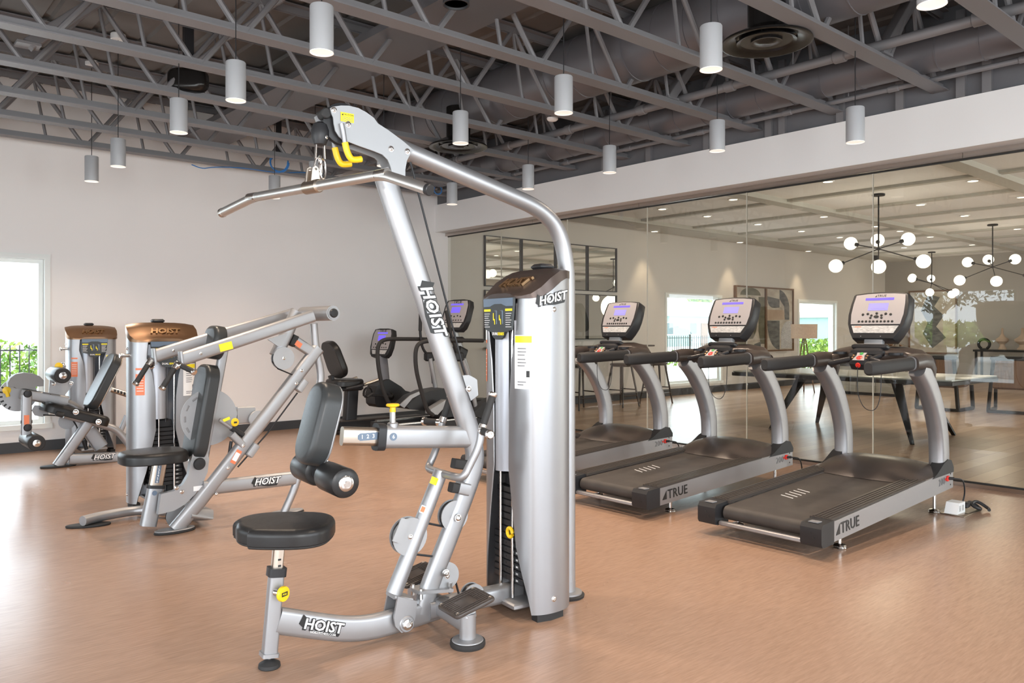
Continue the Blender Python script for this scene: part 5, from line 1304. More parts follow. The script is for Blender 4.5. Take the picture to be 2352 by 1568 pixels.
# row lever
lev = [(1.884, 2.963, 0.194), (2.12, 2.935, 0.706)]
G().sweep(lev, circ(0.034, 0.034, 18), side=NX, scales=[1.05, 0.95]).ob('row_lever', 'silver', lat)
H1 = V((2.12, 2.935, 0.698))
for s in (-1, 1):
    hub = V((2.203, 2.744, 0.904)) if s < 0 else off(V((2.203, 2.744, 0.904)), 0.36)
    b1 = H1 + NX * s * 0.165 + DX * 0.0; b2 = hub + UP * -0.07 + DX * -0.012
    G().tube(fillet([H1, H1 + NX * s * 0.10, b1 + DX * 0.02, b1 + DX * 0.05 + UP * 0.05, b2, hub], 0.05, 5), 0.0175, 14).ob('lever_yoke', 'silver', lat)
    for d, ln in (((UP * 0.93 + DX * 0.36).normalized(), 0.17), ((NX * s * 0.93 - UP * 0.02 - DX * 0.25).normalized(), 0.125)):
        gpp = G().cyl(hub + d * 0.028, hub + d * (ln - 0.01), 0.0165, 18, 0.002).ob('handle_grip', 'rubber', lat)
        G().cyl(hub, hub + d * 0.03, 0.0185, 18, 0.003).ob('grip_ferrule', 'chrome', gpp)
        G().lathe([(0.0175, 0), (0.0205, 0.004), (0.0205, 0.014), (0.015, 0.02), (0.008, 0.02), (0.008, 0.012), (0, 0.012)], hub + d * (ln - 0.012), d, 20).ob('grip_end_cap', 'chrome', gpp)
# lever clevis and pivot
pv = V((1.921, 2.959, 0.068))
for s in (-1, 1):
    ck = G().prism([off(q, s * 0.048) for q in [(1.88, 2.964, 0.195), (1.972, 2.952, 0.158), (1.96, 2.954, 0.072), (1.934, 2.957, 0.035), (1.896, 2.962, 0.035), (1.867, 2.965, 0.068), (1.861, 2.966, 0.107)]], NX, 0.012).ob('clevis_plate', 'silver', lat)
    bolt(ck, pv + NX * s * 0.056, NX * s, 0.026)
G().beam([(1.869, 2.965, 0.19), (1.955, 2.954, 0.162)], 0.09, 0.018, 0.006, side=NX).ob('clevis_bridge', 'silver', lat)
G().cyl(pv - NX * 0.06, pv + NX * 0.06, 0.036, 24, 0.004).ob('pivot_barrel', 'silver', lat)
# pulleys and cables on the lever and column
def housing(c, r, s_, poly=None):
    for s in (-1, 1):
        G().lathe([(r, -0.0025), (r, 0.0025), (0, 0.0025)], V(c) + NX * s * 0.017, NX, 28).ob('pulley_cover', 'plate', lat)
    pulley(lat, c, r * 0.93, 0.026)
    bolt(lat, V(c) - NX * 0.02, -NX, 0.010)
c1 = V((1.955, 2.954, 0.436)); housing(c1, 0.084, 0)
G().prism([off(q, -0.017) for q in [(1.901, 2.941, 0.531), (1.939, 2.936, 0.516), (1.897, 2.941, 0.419), (1.857, 2.946, 0.436)]], NX, 0.006).ob('cover_flange', 'plate', lat)
c2_ = V((2.181, 2.928, 0.498)); housing(c2_, 0.070, 0)
c3_ = V((2.14, 2.932, 0.23)); housing(c3_, 0.062, 0)
c4_ = V((2.283, 2.915, 0.111)); housing(c4_, 0.056, 0)
G().tube([(2.035, 2.945, 0.484), (2.169, 2.929, 0.441)], 0.005, 8).ob('cable', 'black', lat)
G().tube([(1.938, 2.957, 0.362), (2.117, 2.935, 0.315)], 0.005, 8).ob('cable', 'black', lat)
G().tube([(2.185, 2.927, 0.226), (2.222, 2.923, 0.098)], 0.005, 8).ob('cable', 'black', lat)
for p in [(2.18, 2.886, 0.493), (2.117, 2.894, 0.252)]: bolt(lat, p, -NX, 0.014)
# rubber bumpers
for a, b in ([(2.158, 2.93, 0.633), (2.213, 2.924, 0.62)], [(2.172, 2.929, 0.741), (2.241, 2.92, 0.726)]):
    G().beam([V(a) - NX * 0.02, V(b) - NX * 0.02], 0.045, 0.045, 0.008, side=NX).ob('bumper', 'rubber', lat)
G().beam([(2.19, 2.906, 0.628), (2.245, 2.9, 0.612)], 0.05, 0.055, 0.008, side=NX).ob('bumper_mount', 'silver', lat)
P = V((2.061, 2.907, 0.674)); dr = (V(lev[0]) - V(lev[1])).normalized()
G().flat([(-0.018, -0.016), (0.018, -0.016), (0.018, 0.016), (-0.018, 0.016)], P, dr.cross(NX), -dr, 0.0012).ob('caution_sticker', 'lime', lat)
P = V((2.008, 2.913, 0.552))
G().flat([(-0.017, -0.017), (0.017, -0.017), (0.017, 0.017), (-0.017, 0.017)], P, dr.cross(NX), -dr, 0.0012).ob('pinch_sticker', 'white', lat)
G().flat([(-0.014, -0.012), (0.006, -0.012), (0.006, 0.012), (-0.014, 0.012)], P - NX * 0.001, dr.cross(NX), -dr, 0.001).ob('pinch_mark', 'orange', lat)
# flange joint
f0 = V((2.057, 2.942, 0.181))
fl_ = G().prism([f0 + DX * a + NX * b + UP * (-0.12 * a) for a, b in ((-0.07, -0.05), (0.10, -0.05), (0.115, 0.0), (0.10, 0.05), (-0.07, 0.05), (-0.085, 0.0))], UP + DX * 0.12, 0.014).ob('flange', 'silver', lat)
for a in (-0.06, 0.09):
    for b in (-0.038, 0.038): G().cyl(f0 + DX * a + NX * b + UP * -0.025, f0 + DX * a + NX * b + UP * 0.022, 0.009, 6).ob('flange_bolt', 'chrome', fl_)
# junction, tower beam, stabiliser feet with footplates
J = V((2.108, 2.936, 0.077)); J.z = max(J.z, 0.09)
tb = V((2.674, 2.869, 0.018))
G().beam([J - DX * 0.06, (2.86, 2.847, 0.085)], 0.075, 0.085, 0.02, side=NX).ob('tower_beam', 'silver', lat)
for s in (-1, 1):
    F0 = J + NX * s * 0.255; F0.z = 0
    if s > 0: F0 = F0 - NX * 0.02
    G().beam([J + UP * 0.01, (F0.x, F0.y, 0.095)], 0.07, 0.075, 0.02).ob('stabiliser', 'silver', lat)
    G().lathe([(0.036, 0.024), (0.036, 0.14)], F0, UP, 24).ob('foot_post', 'silver', lat)
    fd = G().lathe([(0.036, 0.034), (0.066, 0.028), (0.072, 0.018)], F0, UP, 32).ob('foot_disc', 'silver', lat)
    G().lathe([(0.074, 0), (0.077, 0.008), (0.075, 0.022), (0.07, 0.024), (0, 0.024)], F0, UP, 32).ob('rubber_foot', 'rubber', fd)
    # tilted rubber footplate
    u1 = (DX * 0.97 + UP * 0.24).normalized(); u2 = NX - u1 * NX.dot(u1); u2.normalize()
    fc = F0 + UP * 0.17 + DX * 0.0 - NX * s * 0.01
    w, h = 0.10, 0.088
    fp = G().pad([(p * 1.0, q * (1.0 + 0.25 * p)) for p, q in rr(2 * w, 2 * h, 0.02, 3)], fc, u1, u2, 0.018, 0.005, 2).ob('footplate', 'hood', lat)
    nn = u1.cross(u2)
    for i in range(11):
        y = -h + 0.012 + i * (2 * h - 0.024) / 10
        segs = ((-w + 0.012, w - 0.012),) if abs(i - 5) > 2 else ((-w + 0.012, -0.04), (0.04, w - 0.012))
        for x0, x1 in segs: G().beam([fc + u1 * x0 + u2 * y + nn * 0.019, fc + u1 * x1 + u2 * y + nn * 0.019], 0.006, 0.005, 0.001).ob('tread_rib', 'hood', fp)
    for a in (-1, 1):
        for b in (-1, 1): bolt(fp, fc + u1 * a * (w - 0.018) + u2 * b * (h - 0.018) + nn * 0.0185, nn, 0.007, 'bronze')
    G().beam([F0 + UP * 0.12, fc - nn * 0.004], 0.06, 0.06, 0.01).ob('plate_mount', 'silver', lat)

# ================================================================ SHOULDER / CHEST PRESS (middle left)
YP = 5.47
def sh(p, dy): p = V(p); return V((p.x, p.y + dy, p.z))
YN = V((0, 1, 0)); XN = V((1, 0, 0))
def q5(l): return l
pr = thing('chest_press_machine', 'silver press machine with two long overhead arms and charcoal backrest, at middle left', 'gym machine', (2.05, 5.75, 0))
make_tower(pr, (1.985, 6.33), (0, -1), 1.258, 'capsheen', 1.12, (0.15, 0.60), False)
def yp5(*a): pass
G().beam([(1.763, 5.47, 0.013), (1.922, 5.47, 0.181), (2.065, 5.47, 0.345), (2.428, 5.47, 0.765), (2.81, 5.47, 1.215)], 0.062, 0.098, 0.024, side=YN).ob('diagonal_beam', 'silver', pr)
G().beam([(1.949, 5.47, 0.268), (2.621, 5.47, 0.257)], 0.055, 0.098, 0.02, side=YN).ob('horizontal_beam', 'silver', pr)
P = V((2.392, 5.438, 0.266)); Q = V((2.463, 5.438, 0.265))
wordmark(P, Q - P, -YN.cross(Q - P), 0.066, pr, 'white', 'logo')
G().tube(fillet([(2.533, 5.47, 0.008), (2.634, 5.47, 0.205), (2.826, 5.47, 0.924), (2.834, 5.47, 1.034), (2.79, 5.47, 1.205), (2.773, 5.47, 1.4)], 0.12, 5), 0.028, 16, side=YN).ob('rear_post', 'silver', pr)
for p in ((2.557, 5.47, -0.001), (1.763, 5.47, -0.002)):
    f = G().pad([(a * 0.13, b * 0.06) for a, b in circ(1, 1, 24)], (p[0], p[1], 0.012), XN, YN, 0.012, 0.004, 1).ob('foot_plate', 'silver', pr)
    G().pad([(a * 0.135, b * 0.065) for a, b in circ(1, 1, 24)], (p[0], p[1], 0.0), XN, YN, 0.012, 0.003, 1).ob('rubber_foot', 'rubber', f)
# press arms
for dy, pts in ((-0.17, [(1.751, 5.3, 1.16), (2.179, 5.3, 1.293), (2.682, 5.3, 1.454)]), (0.17, [(1.686, 5.64, 1.174), (2.141, 5.64, 1.316), (2.696, 5.64, 1.476)])):
    arm_ = G().beam(pts, 0.05, 0.088, 0.018, side=YN).ob('press_arm', 'silver', pr)
    a0, a1 = V(pts[0]), V(pts[1]); d = (a1 - a0).normalized(); dn = d.cross(YN)
    if dn.z > 0: dn = -dn
    G().beam([a0 - d * 0.01 + UP * 0.055, a0 - d * 0.015 + dn * 0.055], 0.06, 0.016, 0.004, side=YN).ob('arm_end_plate', 'silver', arm_)
    hub = a0 - d * 0.035 + dn * 0.02
    for e, ln in (((-d * 0.62 - UP * 0.72 + YN * (-0.10)).normalized(), 0.185), ((XN * 0.5 - UP * 0.35 - YN * 0.75 if dy < 0 else XN * 0.3 - UP * 0.3 + YN * 0.9).normalized(), 0.14)):
        gr = G().cyl(hub + e * 0.025, hub + e * (ln - 0.012), 0.0175, 16, 0.002).ob('handle_grip', 'rubber', arm_)
        G().cyl(hub - e * 0.01, hub + e * 0.035, 0.0205, 16, 0.003).ob('grip_ferrule', 'chrome', arm_)
        G().lathe([(0.018, 0), (0.023, 0.004), (0.023, 0.016), (0.016, 0.022), (0, 0.022)], hub + e * (ln - 0.014), e, 18).ob('grip_end_cap', 'chrome', arm_)
    bolt(arm_, a0 + d * 0.12 + YN * (-0.026), -YN, 0.008)
P = V((2.032, 5.273, 1.24))
G().flat([(-0.045, -0.026), (0.045, -0.026), (0.045, 0.026), (-0.045, 0.026)], P, XN * 0.97 + UP * 0.24, -YN.cross(XN * 0.97 + UP * 0.24), 0.0015).ob('caution_sticker', 'lime', pr)
P = V((2.807, 5.47, 1.475))
G().lathe([(0.055, -0.24), (0.055, 0.24)], P, YN, 26).ob('pivot_tube', 'silver', pr)
for s in (-1, 1):
    e = G().lathe([(0.045, 0), (0.045, 0.004), (0, 0.004)], P + YN * s * 0.242, YN * s, 26).ob('pivot_plate', 'plate', pr)
    G().lathe([(0.032, 0), (0.034, 0.006), (0.028, 0.014), (0, 0.016)], P + YN * s * 0.246, YN * s, 22).ob('pivot_knob', 'black', e)
G().beam([(2.634, 5.47, 1.488), (2.552, 5.47, 1.315), (2.471, 5.47, 1.161)], 0.08, 0.09, 0.03, side=YN).ob('transfer_link', 'silver', pr)
G().prism([(2.392, 5.43, 1.284), (2.546, 5.43, 1.333), (2.508, 5.43, 1.24), (2.471, 5.43, 1.232)], YN, 0.012).ob('link_gusset', 'plate', pr)
c = V((2.513, 5.44, 1.146))
pulley(pr, c, 0.078, 0.024, YN)
for s in (-1, 1): G().lathe([(0.082, -0.002), (0.082, 0.002), (0, 0.002)], c + YN * s * 0.017, YN, 26).ob('pulley_cover', 'plate', pr)
bolt(pr, c - YN * 0.02, -YN, 0.010)
st5 = G().beam([(2.612, 5.47, 1.274), (2.751, 5.47, 1.188)], 0.055, 0.075, 0.01, side=YN).ob('stop_arm', 'silver', pr)
G().beam([(2.587, 5.47, 1.282), (2.625, 5.47, 1.265)], 0.06, 0.085, 0.012, side=YN).ob('stop_bumper', 'rubber', pr)
P = V((2.636, 5.44, 1.246))
G().flat([(-0.026, -0.02), (0.026, -0.02), (0.026, 0.02), (-0.026, 0.02)], P, XN * 0.8 - UP * 0.55, -YN.cross(XN * 0.8 - UP * 0.55), 0.0012).ob('pinch_sticker', 'orange', st5)
for p in [(2.66, 5.437, 1.051), (2.618, 5.437, 0.956), (2.217, 5.437, 0.537), (2.109, 5.437, 0.393), (2.029, 5.437, 0.223)]: bolt(pr, p, -YN, 0.010)
for a in ((788, 995),):
    P = V((2.166, 5.437, 0.465)); dd = (XN * 0.52 + UP * 0.85).normalized()
    s6 = G().flat([(-0.05, -0.02), (0.05, -0.02), (0.05, 0.02), (-0.05, 0.02)], P, dd, -YN.cross(dd), 0.0012).ob('pinch_sticker', 'orange', pr)
    G().flat([(-0.03, -0.017), (0.03, -0.017), (0.03, 0.017), (-0.03, 0.017)], P - YN * 0.001, dd, -YN.cross(dd), 0.001).ob('pinch_mark', 'white', s6)
# cables under the beam
G().tube([(2.437, 5.45, 1.124), (2.48, 5.45, 1.07), (2.599, 5.45, 1.019)], 0.005, 8).ob('cable', 'black', pr)
G().tube([(2.641, 5.47, 0.885), (2.41, 5.47, 0.606), (2.191, 5.47, 0.386)], 0.006, 8).ob('cable', 'black', pr)
G().tube([(2.164, 5.52, 0.565), (2.147, 5.52, 0.453)], 0.012, 8).ob('shock_rod', 'black', pr)
for p in ((2.663, 5.45, 0.939), (2.287, 5.45, 0.498)): G().box(p, (0.05, 0.06, 0.10), Matrix.Rotation(R(38), 3, 'Y'), 0.006).ob('cable_guide', 'plate', pr)
# seat, post and curved side plate
G().beam([(1.674, 5.58, 0.29), (1.625, 5.58, 0.044)], 0.075, 0.10, 0.02, side=YN).ob('seat_post', 'silver', pr)
G().beam([(1.671, 5.58, 0.29), (1.674, 5.58, 0.31)], 0.085, 0.115, 0.02, side=YN).ob('post_collar', 'black', pr)
ip5 = G().beam([(1.672, 5.58, 0.301), (1.706, 5.58, 0.492)], 0.05, 0.085, 0.014, side=YN).ob('inner_post', 'bronze', pr)
a = V((1.673, 5.553, 0.327)); b = V((1.692, 5.553, 0.443))
G().beam([a, b], 0.002, 0.026, 0.0005, side=YN).ob('number_strip', 'labelblue', ip5)
for i in range(6):
    lettering(G(), str(6 - i), 0.022, a.lerp(b, (i + 0.5) / 6) - YN * 0.0015, XN, UP, 0.0006, 0.01).ob('number', 'white', ip5)
P = V((1.655, 5.54, 0.264))
G().lathe([(0.016, 0), (0.016, 0.0015), (0, 0.0015)], P, -YN, 18).ob('number_disc', 'labelblue', pr)
G().prism([(1.933, 5.5, 0.583), (1.977, 5.5, 0.54), (1.994, 5.5, 0.461), (1.983, 5.5, 0.373), (1.949, 5.5, 0.299), (1.9, 5.5, 0.234), (1.836, 5.5, 0.177), (1.762, 5.5, 0.141), (1.659, 5.5, 0.131), (1.677, 5.5, 0.264), (1.762, 5.5, 0.274), (1.82, 5.5, 0.31), (1.857, 5.5, 0.371), (1.868, 5.5, 0.452), (1.889, 5.5, 0.527)], YN, 0.045).ob('curved_plate', 'plate', pr)
for p in [(1.81, 5.475, 0.262), (1.775, 5.475, 0.293)]: bolt(pr, p, -YN, 0.012)
P = V((1.923, 5.477, 0.271))
G().flat([(-0.035, -0.016), (0.035, -0.016), (0.035, 0.016), (-0.035, 0.016)], P, XN, UP, 0.0012).ob('pinch_sticker', 'white', pr)
sp_ = V((1.658, 5.58, 0.514))
poly5 = []
for k in range(36):
    a = 2 * math.pi * k / 36; c_, s_ = math.cos(a), math.sin(a)
    x = 0.21 * math.copysign(abs(c_) ** 0.65, c_); y = 0.19 * math.copysign(abs(s_) ** 0.7, s_)
    poly5.append((x, y * (1.0 - 0.12 * max(0, -x / 0.21))))
G().pad(poly5, (sp_.x, sp_.y, sp_.z - 0.045), XN, YN, 0.075, 0.03, 5).ob('seat', 'vinyl', pr)
# backrest and head pad, their frame and adjusting disc
pu5 = (UP * 0.985 + XN * 0.17).normalized()
bp5 = V((2.017, 5.58, 0.776))
bk5 = G().pad(rr(0.27, 0.66, 0.10, 6), bp5, -YN, pu5, 0.09, 0.028, 6).ob('backrest', 'pad', pr)
hp5 = V((2.107, 5.58, 1.257))
G().pad(rr(0.25, 0.235, 0.09, 6), hp5, -YN, pu5, 0.085, 0.03, 6).ob('head_pad', 'pad', pr)
G().beam([bp5 - pu5 * 0.36 + XN * 0.03, hp5 + pu5 * 0.06 + XN * 0.035], 0.05, 0.06, 0.012, side=YN).ob('backrest_post', 'silver', pr)
P = V((1.919, 5.46, 0.441))
G().cyl(P + YN * 0.12, P, 0.034, 20).ob('pad_sleeve', 'chrome', pr)
G().lathe([(0.038, 0), (0.042, 0.008), (0.036, 0.02), (0, 0.022)], P, -YN, 24).ob('sleeve_cap', 'black', pr)
c = V((2.023, 5.56, 0.741))
dk5 = G().lathe([(0.196, -0.004), (0.196, 0.004), (0, 0.004)], c, -YN, 44).ob('adjusting_disc', 'plate', pr)
for i in range(7):
    a = R(100 + i * 27); q = c + XN * 0.165 * math.cos(a) + UP * 0.165 * math.sin(a) - YN * 0.004
    G().box(q, (0.014, 0.004, 0.04), Matrix.Rotation(-a, 3, 'Y'), 0.0015).ob('disc_slot', 'greymatte', dk5)
for p in [(2.048, 5.553, 0.911), (2.018, 5.553, 0.746), (1.996, 5.553, 0.648)]: bolt(dk5, p, -YN, 0.013)
lv = [(2.06, 5.47, 0.728), (2.145, 5.47, 0.665), (2.249, 5.47, 0.595)]
lo_ = G().tube(lv[:2], 0.014, 12).ob('release_lever', 'silver', pr)
G().tube(lv[1:], 0.019, 14).ob('lever_grip', 'rubber', lo_)
P = V((2.16, 5.45, 0.706))
G().lathe([(0.028, 0), (0.030, 0.006), (0.026, 0.014), (0, 0.016)], P, (-YN + XN * 0.2), 22).ob('pull_knob', 'yellow', pr)
G().box(P - YN * 0.017, (0.022, 0.002, 0.012)).ob('knob_label', 'ink', pr)
G().box((2.107, 5.46, 0.729), (0.05, 0.004, 0.02), Matrix.Rotation(R(-20), 3, 'Y')).ob('lever_label', 'lime', pr)
G().beam([(2.141, 5.46, 0.624), (2.221, 5.46, 0.538)], 0.05, 0.05, 0.01, side=YN).ob('lever_mount', 'silver', pr)
# stabiliser tube to the left and base links
G().tube(fillet([(1.322, 5.986, 0.05), (1.44, 6.05, 0.05), (1.711, 6.099, 0.05), (2.001, 5.738, 0.05)], 0.1, 4), 0.034, 16).ob('stabiliser', 'silver', pr)
P = V((1.366, 6.025, 0.0))
f = G().pad([(a * 0.14, b * 0.06) for a, b in circ(1, 1, 24)], P, (0.95, -0.3, 0), (0.3, 0.95, 0), 0.016, 0.004, 1).ob('rubber_foot', 'rubber', pr)
c = V((1.827, 5.62, 0.073))
pulley(pr, c, 0.075, 0.024, YN); G().lathe([(0.08, -0.002), (0.08, 0.002), (0, 0.002)], c - YN * 0.017, YN, 24).ob('pulley_cover', 'plate', pr)
G().beam([(2.57, 6.45, 0.643), (2.721, 6.45, 0.639)], 0.06, 0.14, 0.01, side=YN).ob('rear_bracket', 'plate', pr)
c = V((2.735, 6.4, 0.602)); pulley(pr, c, 0.075, 0.024, YN, 'plate')
G().beam([(1.99, 6.45, 0.06), (1.99, 5.47, 0.08), (1.86, 5.47, 0.10)], 0.06, 0.07, 0.012).ob('base_beam', 'silver', pr)
G().beam([(2.57, 6.45, 0.643), (2.15, 6.5, 0.88)], 0.05, 0.08, 0.01).ob('bracket_arm', 'plate', pr)

# ================================================================ LEG EXTENSION (far left, by the window)
lg = thing('leg_extension_machine', 'silver leg extension machine with round shin rollers beside the back wall window', 'gym machine', (2.0, 9.0, 0))
make_tower(lg, (2.20, 9.45), (0, -1), 1.25, 'capsheen', 1.1, (0.15, 0.60), False)
G().beam([(1.72, 8.8, 0.016), (1.864, 8.8, 0.226), (1.995, 8.8, 0.42)], 0.075, 0.10, 0.022, side=YN).ob('front_leg', 'silver', lg)
P = V((1.734, 8.829, 0.0))
f = G().pad([(a * 0.16, b * 0.075) for a, b in circ(1, 1, 24)], P, XN, YN, 0.02, 0.004, 1).ob('rubber_foot', 'rubber', lg)
G().beam([(1.822, 8.8, 0.07), (2.486, 8.8, 0.032)], 0.07, 0.105, 0.02, side=YN).ob('base_beam', 'silver', lg)
P = V((2.129, 8.762, 0.066))
wordmark(P, XN, UP, 0.068, lg, 'white', 'logo')
for pts in ([(2.344, 9.0, 0.281), (2.411, 9.0, 0.443)],): G().beam(pts, 0.05, 0.05, 0.01, side=YN).ob('rear_strut', 'silver', lg)
G().tube(fillet([(1.78, 8.8, 0.515), (2.153, 8.8, 0.376), (2.262, 8.8, 0.329), (2.394, 8.8, 0.138)], 0.15, 5), 0.037, 16, side=YN).ob('seat_rail', 'silver', lg)
G().tube(fillet([(1.534, 9.0, 0.693), (1.859, 9.0, 0.616), (1.974, 9.0, 0.518)], 0.1, 4), 0.042, 16, side=YN).ob('upper_tube', 'silver', lg)
G().beam([(1.424, 8.9, 0.738), (1.829, 8.9, 0.636)], 0.06, 0.105, 0.02, side=YN).ob('thigh_beam', 'silver', lg)
# seat and back pads
a = V((1.661, 8.8, 0.59)); b = V((2.113, 8.8, 0.433)); d = (b - a).normalized(); n_ = YN.cross(d)
if n_.z < 0: n_ = -n_
ln = (b - a).length
G().pad([(x, y) for x, y in rr(ln + 0.12, 0.36, 0.07, 6)], (a + b) / 2 - n_ * 0.045 + YN * 0.05, d, YN, 0.10, 0.045, 6).ob('seat', 'vinyl', lg)
G().tube([(1.68, 8.66, 0.546), (1.743, 8.66, 0.524)], 0.026, 14).ob('side_grip', 'rubber', lg)
for p in [(1.843, 8.62, 0.551), (2.046, 8.62, 0.44)]: bolt(lg, p, -YN, 0.022)
pb = V((2.175, 8.85, 0.813)); pu7 = (UP * 0.90 + XN * 0.43).normalized()
bk7 = G().pad([(x, y) for x, y in rr(0.34, 0.60, 0.12, 7)], pb, -YN, pu7, 0.085, 0.026, 6).ob('backrest', 'pad', lg)
G().pad([(x, y) for x, y in rr(0.33, 0.59, 0.12, 7)], pb + pu7.cross(YN) * -0.0 + XN * 0.012, -YN, pu7, 0.012, 0.003, 1).ob('pad_back', 'bronze', bk7)
rod = G().tube([(2.227, 8.9, 0.738), (2.515, 8.9, 0.623)], 0.028, 14).ob('adjust_tube', 'bronze', lg)
p0, p1 = V((2.26, 8.87, 0.725)), V((2.382, 8.87, 0.677))
for i in range(5): G().box(p0.lerp(p1, i / 4) - YN * 0.002, (0.018, 0.006, 0.03)).ob('adjust_slot', 'ink', rod)
# shin lever with lower roller, thigh roller, counterweight disc, half moon pad
G().beam([(1.45, 8.75, 0.734), (1.446, 8.75, 0.351)], 0.05, 0.09, 0.02, side=YN).ob('shin_lever', 'silver', lg)
for p in [(1.453, 8.72, 0.744), (1.453, 8.72, 0.421)]: G().lathe([(0.034, 0), (0.036, 0.008), (0.028, 0.02), (0, 0.022)], p, -YN, 20).ob('pivot_cap', 'black', lg)
P = V((1.445, 8.72, 0.495))
G().flat([(-0.022, -0.045), (0.022, -0.045), (0.022, 0.045), (-0.022, 0.045)], P, XN, UP, 0.002).ob('pinch_sticker', 'orange', lg)
G().cyl(V((1.4, 8.75, 0.477)), V((1.496, 8.75, 0.473)), 0.016, 12).ob('stop_pin', 'black', lg)
def roller(pn, ln, r):
    pn = V(pn)
    o = G().lathe([(0.02, 0), (r * 0.9, 0), (r, 0.012), (r, ln - 0.012), (r * 0.9, ln), (0.02, ln)], pn, YN, 30).ob('foam_roller', 'pad', lg)
    G().lathe([(r * 0.97, 0.0), (r * 0.90, 0.006), (0, 0.006)], pn, -YN, 26).ob('roller_face', 'rubber', o)
    G().lathe([(0.034, 0.006), (0.034, 0.012), (0.012, 0.014), (0, 0.02)], pn, -YN, 20).ob('end_disc', 'chrome', o)
    return o
roller((1.499, 8.55, 0.287), 0.46, 0.076)
roller((1.717, 8.55, 0.914), 0.42, 0.074)
G().prism([(1.671, 8.9, 0.869), (1.754, 8.9, 1.013), (1.791, 8.9, 1.028), (1.815, 8.9, 0.99), (1.791, 8.9, 0.875), (1.876, 8.9, 0.829), (1.871, 8.9, 0.792), (1.791, 8.9, 0.685), (1.662, 8.9, 0.713)], YN, 0.02).ob('roller_bracket', 'plate', lg)
for p in [(1.787, 8.88, 1.011), (1.702, 8.88, 0.819), (1.858, 8.88, 0.818), (1.674, 8.88, 0.706), (1.764, 8.88, 0.678)]: bolt(lg, p, -YN, 0.016)
P = V((1.741, 8.86, 0.994)); G().lathe([(0.034, 0), (0.036, 0.01), (0, 0.016)], P, -YN, 20).ob('pull_knob', 'yellow', lg)
c = V((1.426, 9.05, 0.717))
dd = G().lathe([(0.165, -0.006), (0.165, 0.006), (0, 0.006)], c, -YN, 44).ob('adjusting_disc', 'plate', lg)
for i in range(6):
    a = R(150 + i * 18); G().box(c + XN * 0.145 * math.cos(a) + UP * 0.145 * math.sin(a) - YN * 0.006, (0.03, 0.004, 0.016), Matrix.Rotation(-a, 3, 'Y')).ob('disc_notch', 'ink', dd)
P = V((1.316, 8.95, 0.771)); G().lathe([(0.034, 0), (0.036, 0.01), (0, 0.016)], P, -YN, 20).ob('pull_knob', 'yellow', lg)
G().tube([P, V((1.33, 8.95, 0.708))], 0.018, 10).ob('knob_arm', 'yellow', lg)
hm = [(1.314, 8.9, 0.808), (1.312, 8.9, 0.848), (1.333, 8.9, 0.893), (1.376, 8.9, 0.927), (1.446, 8.9, 0.94), (1.526, 8.9, 0.927), (1.58, 8.9, 0.899), (1.612, 8.9, 0.859), (1.612, 8.9, 0.801), (1.544, 8.9, 0.8), (1.526, 8.9, 0.782), (1.385, 8.9, 0.789), (1.367, 8.9, 0.805)]
G().prism(hm, YN, 0.10).ob('shin_shield', 'greymatte', lg)
G().prism([(1.561, 9.0, 0.506), (1.534, 9.0, 0.558), (1.561, 9.0, 0.608), (1.662, 9.0, 0.591), (1.68, 9.0, 0.506), (1.625, 9.0, 0.489)], YN, 0.02).ob('cam_plate', 'plate', lg)
G().tube([(1.625, 8.95, 0.511), (1.745, 8.95, 0.497)], 0.006, 8).ob('cable', 'black', lg)
c = V((1.842, 9.0, 0.43)); pulley(lg, c, 0.075, 0.024, YN); G().lathe([(0.08, -0.002), (0.08, 0.002), (0, 0.002)], c - YN * 0.016, YN, 24).ob('pulley_cover', 'plate', lg)
G().tube(fillet([(1.893, 8.98, 0.439), (1.941, 8.98, 0.349), (1.917, 8.98, 0.319)], 0.05, 4), 0.007, 8).ob('cable', 'black', lg)
G().beam([(2.042, 9.0, 0.328), (2.161, 9.0, 0.132)], 0.05, 0.14, 0.02, side=YN).ob('rear_leg', 'silver', lg)
G().tube([(1.983, 8.95, 0.231), (2.012, 8.95, 0.131)], 0.02, 10).ob('shock_rod', 'black', lg)

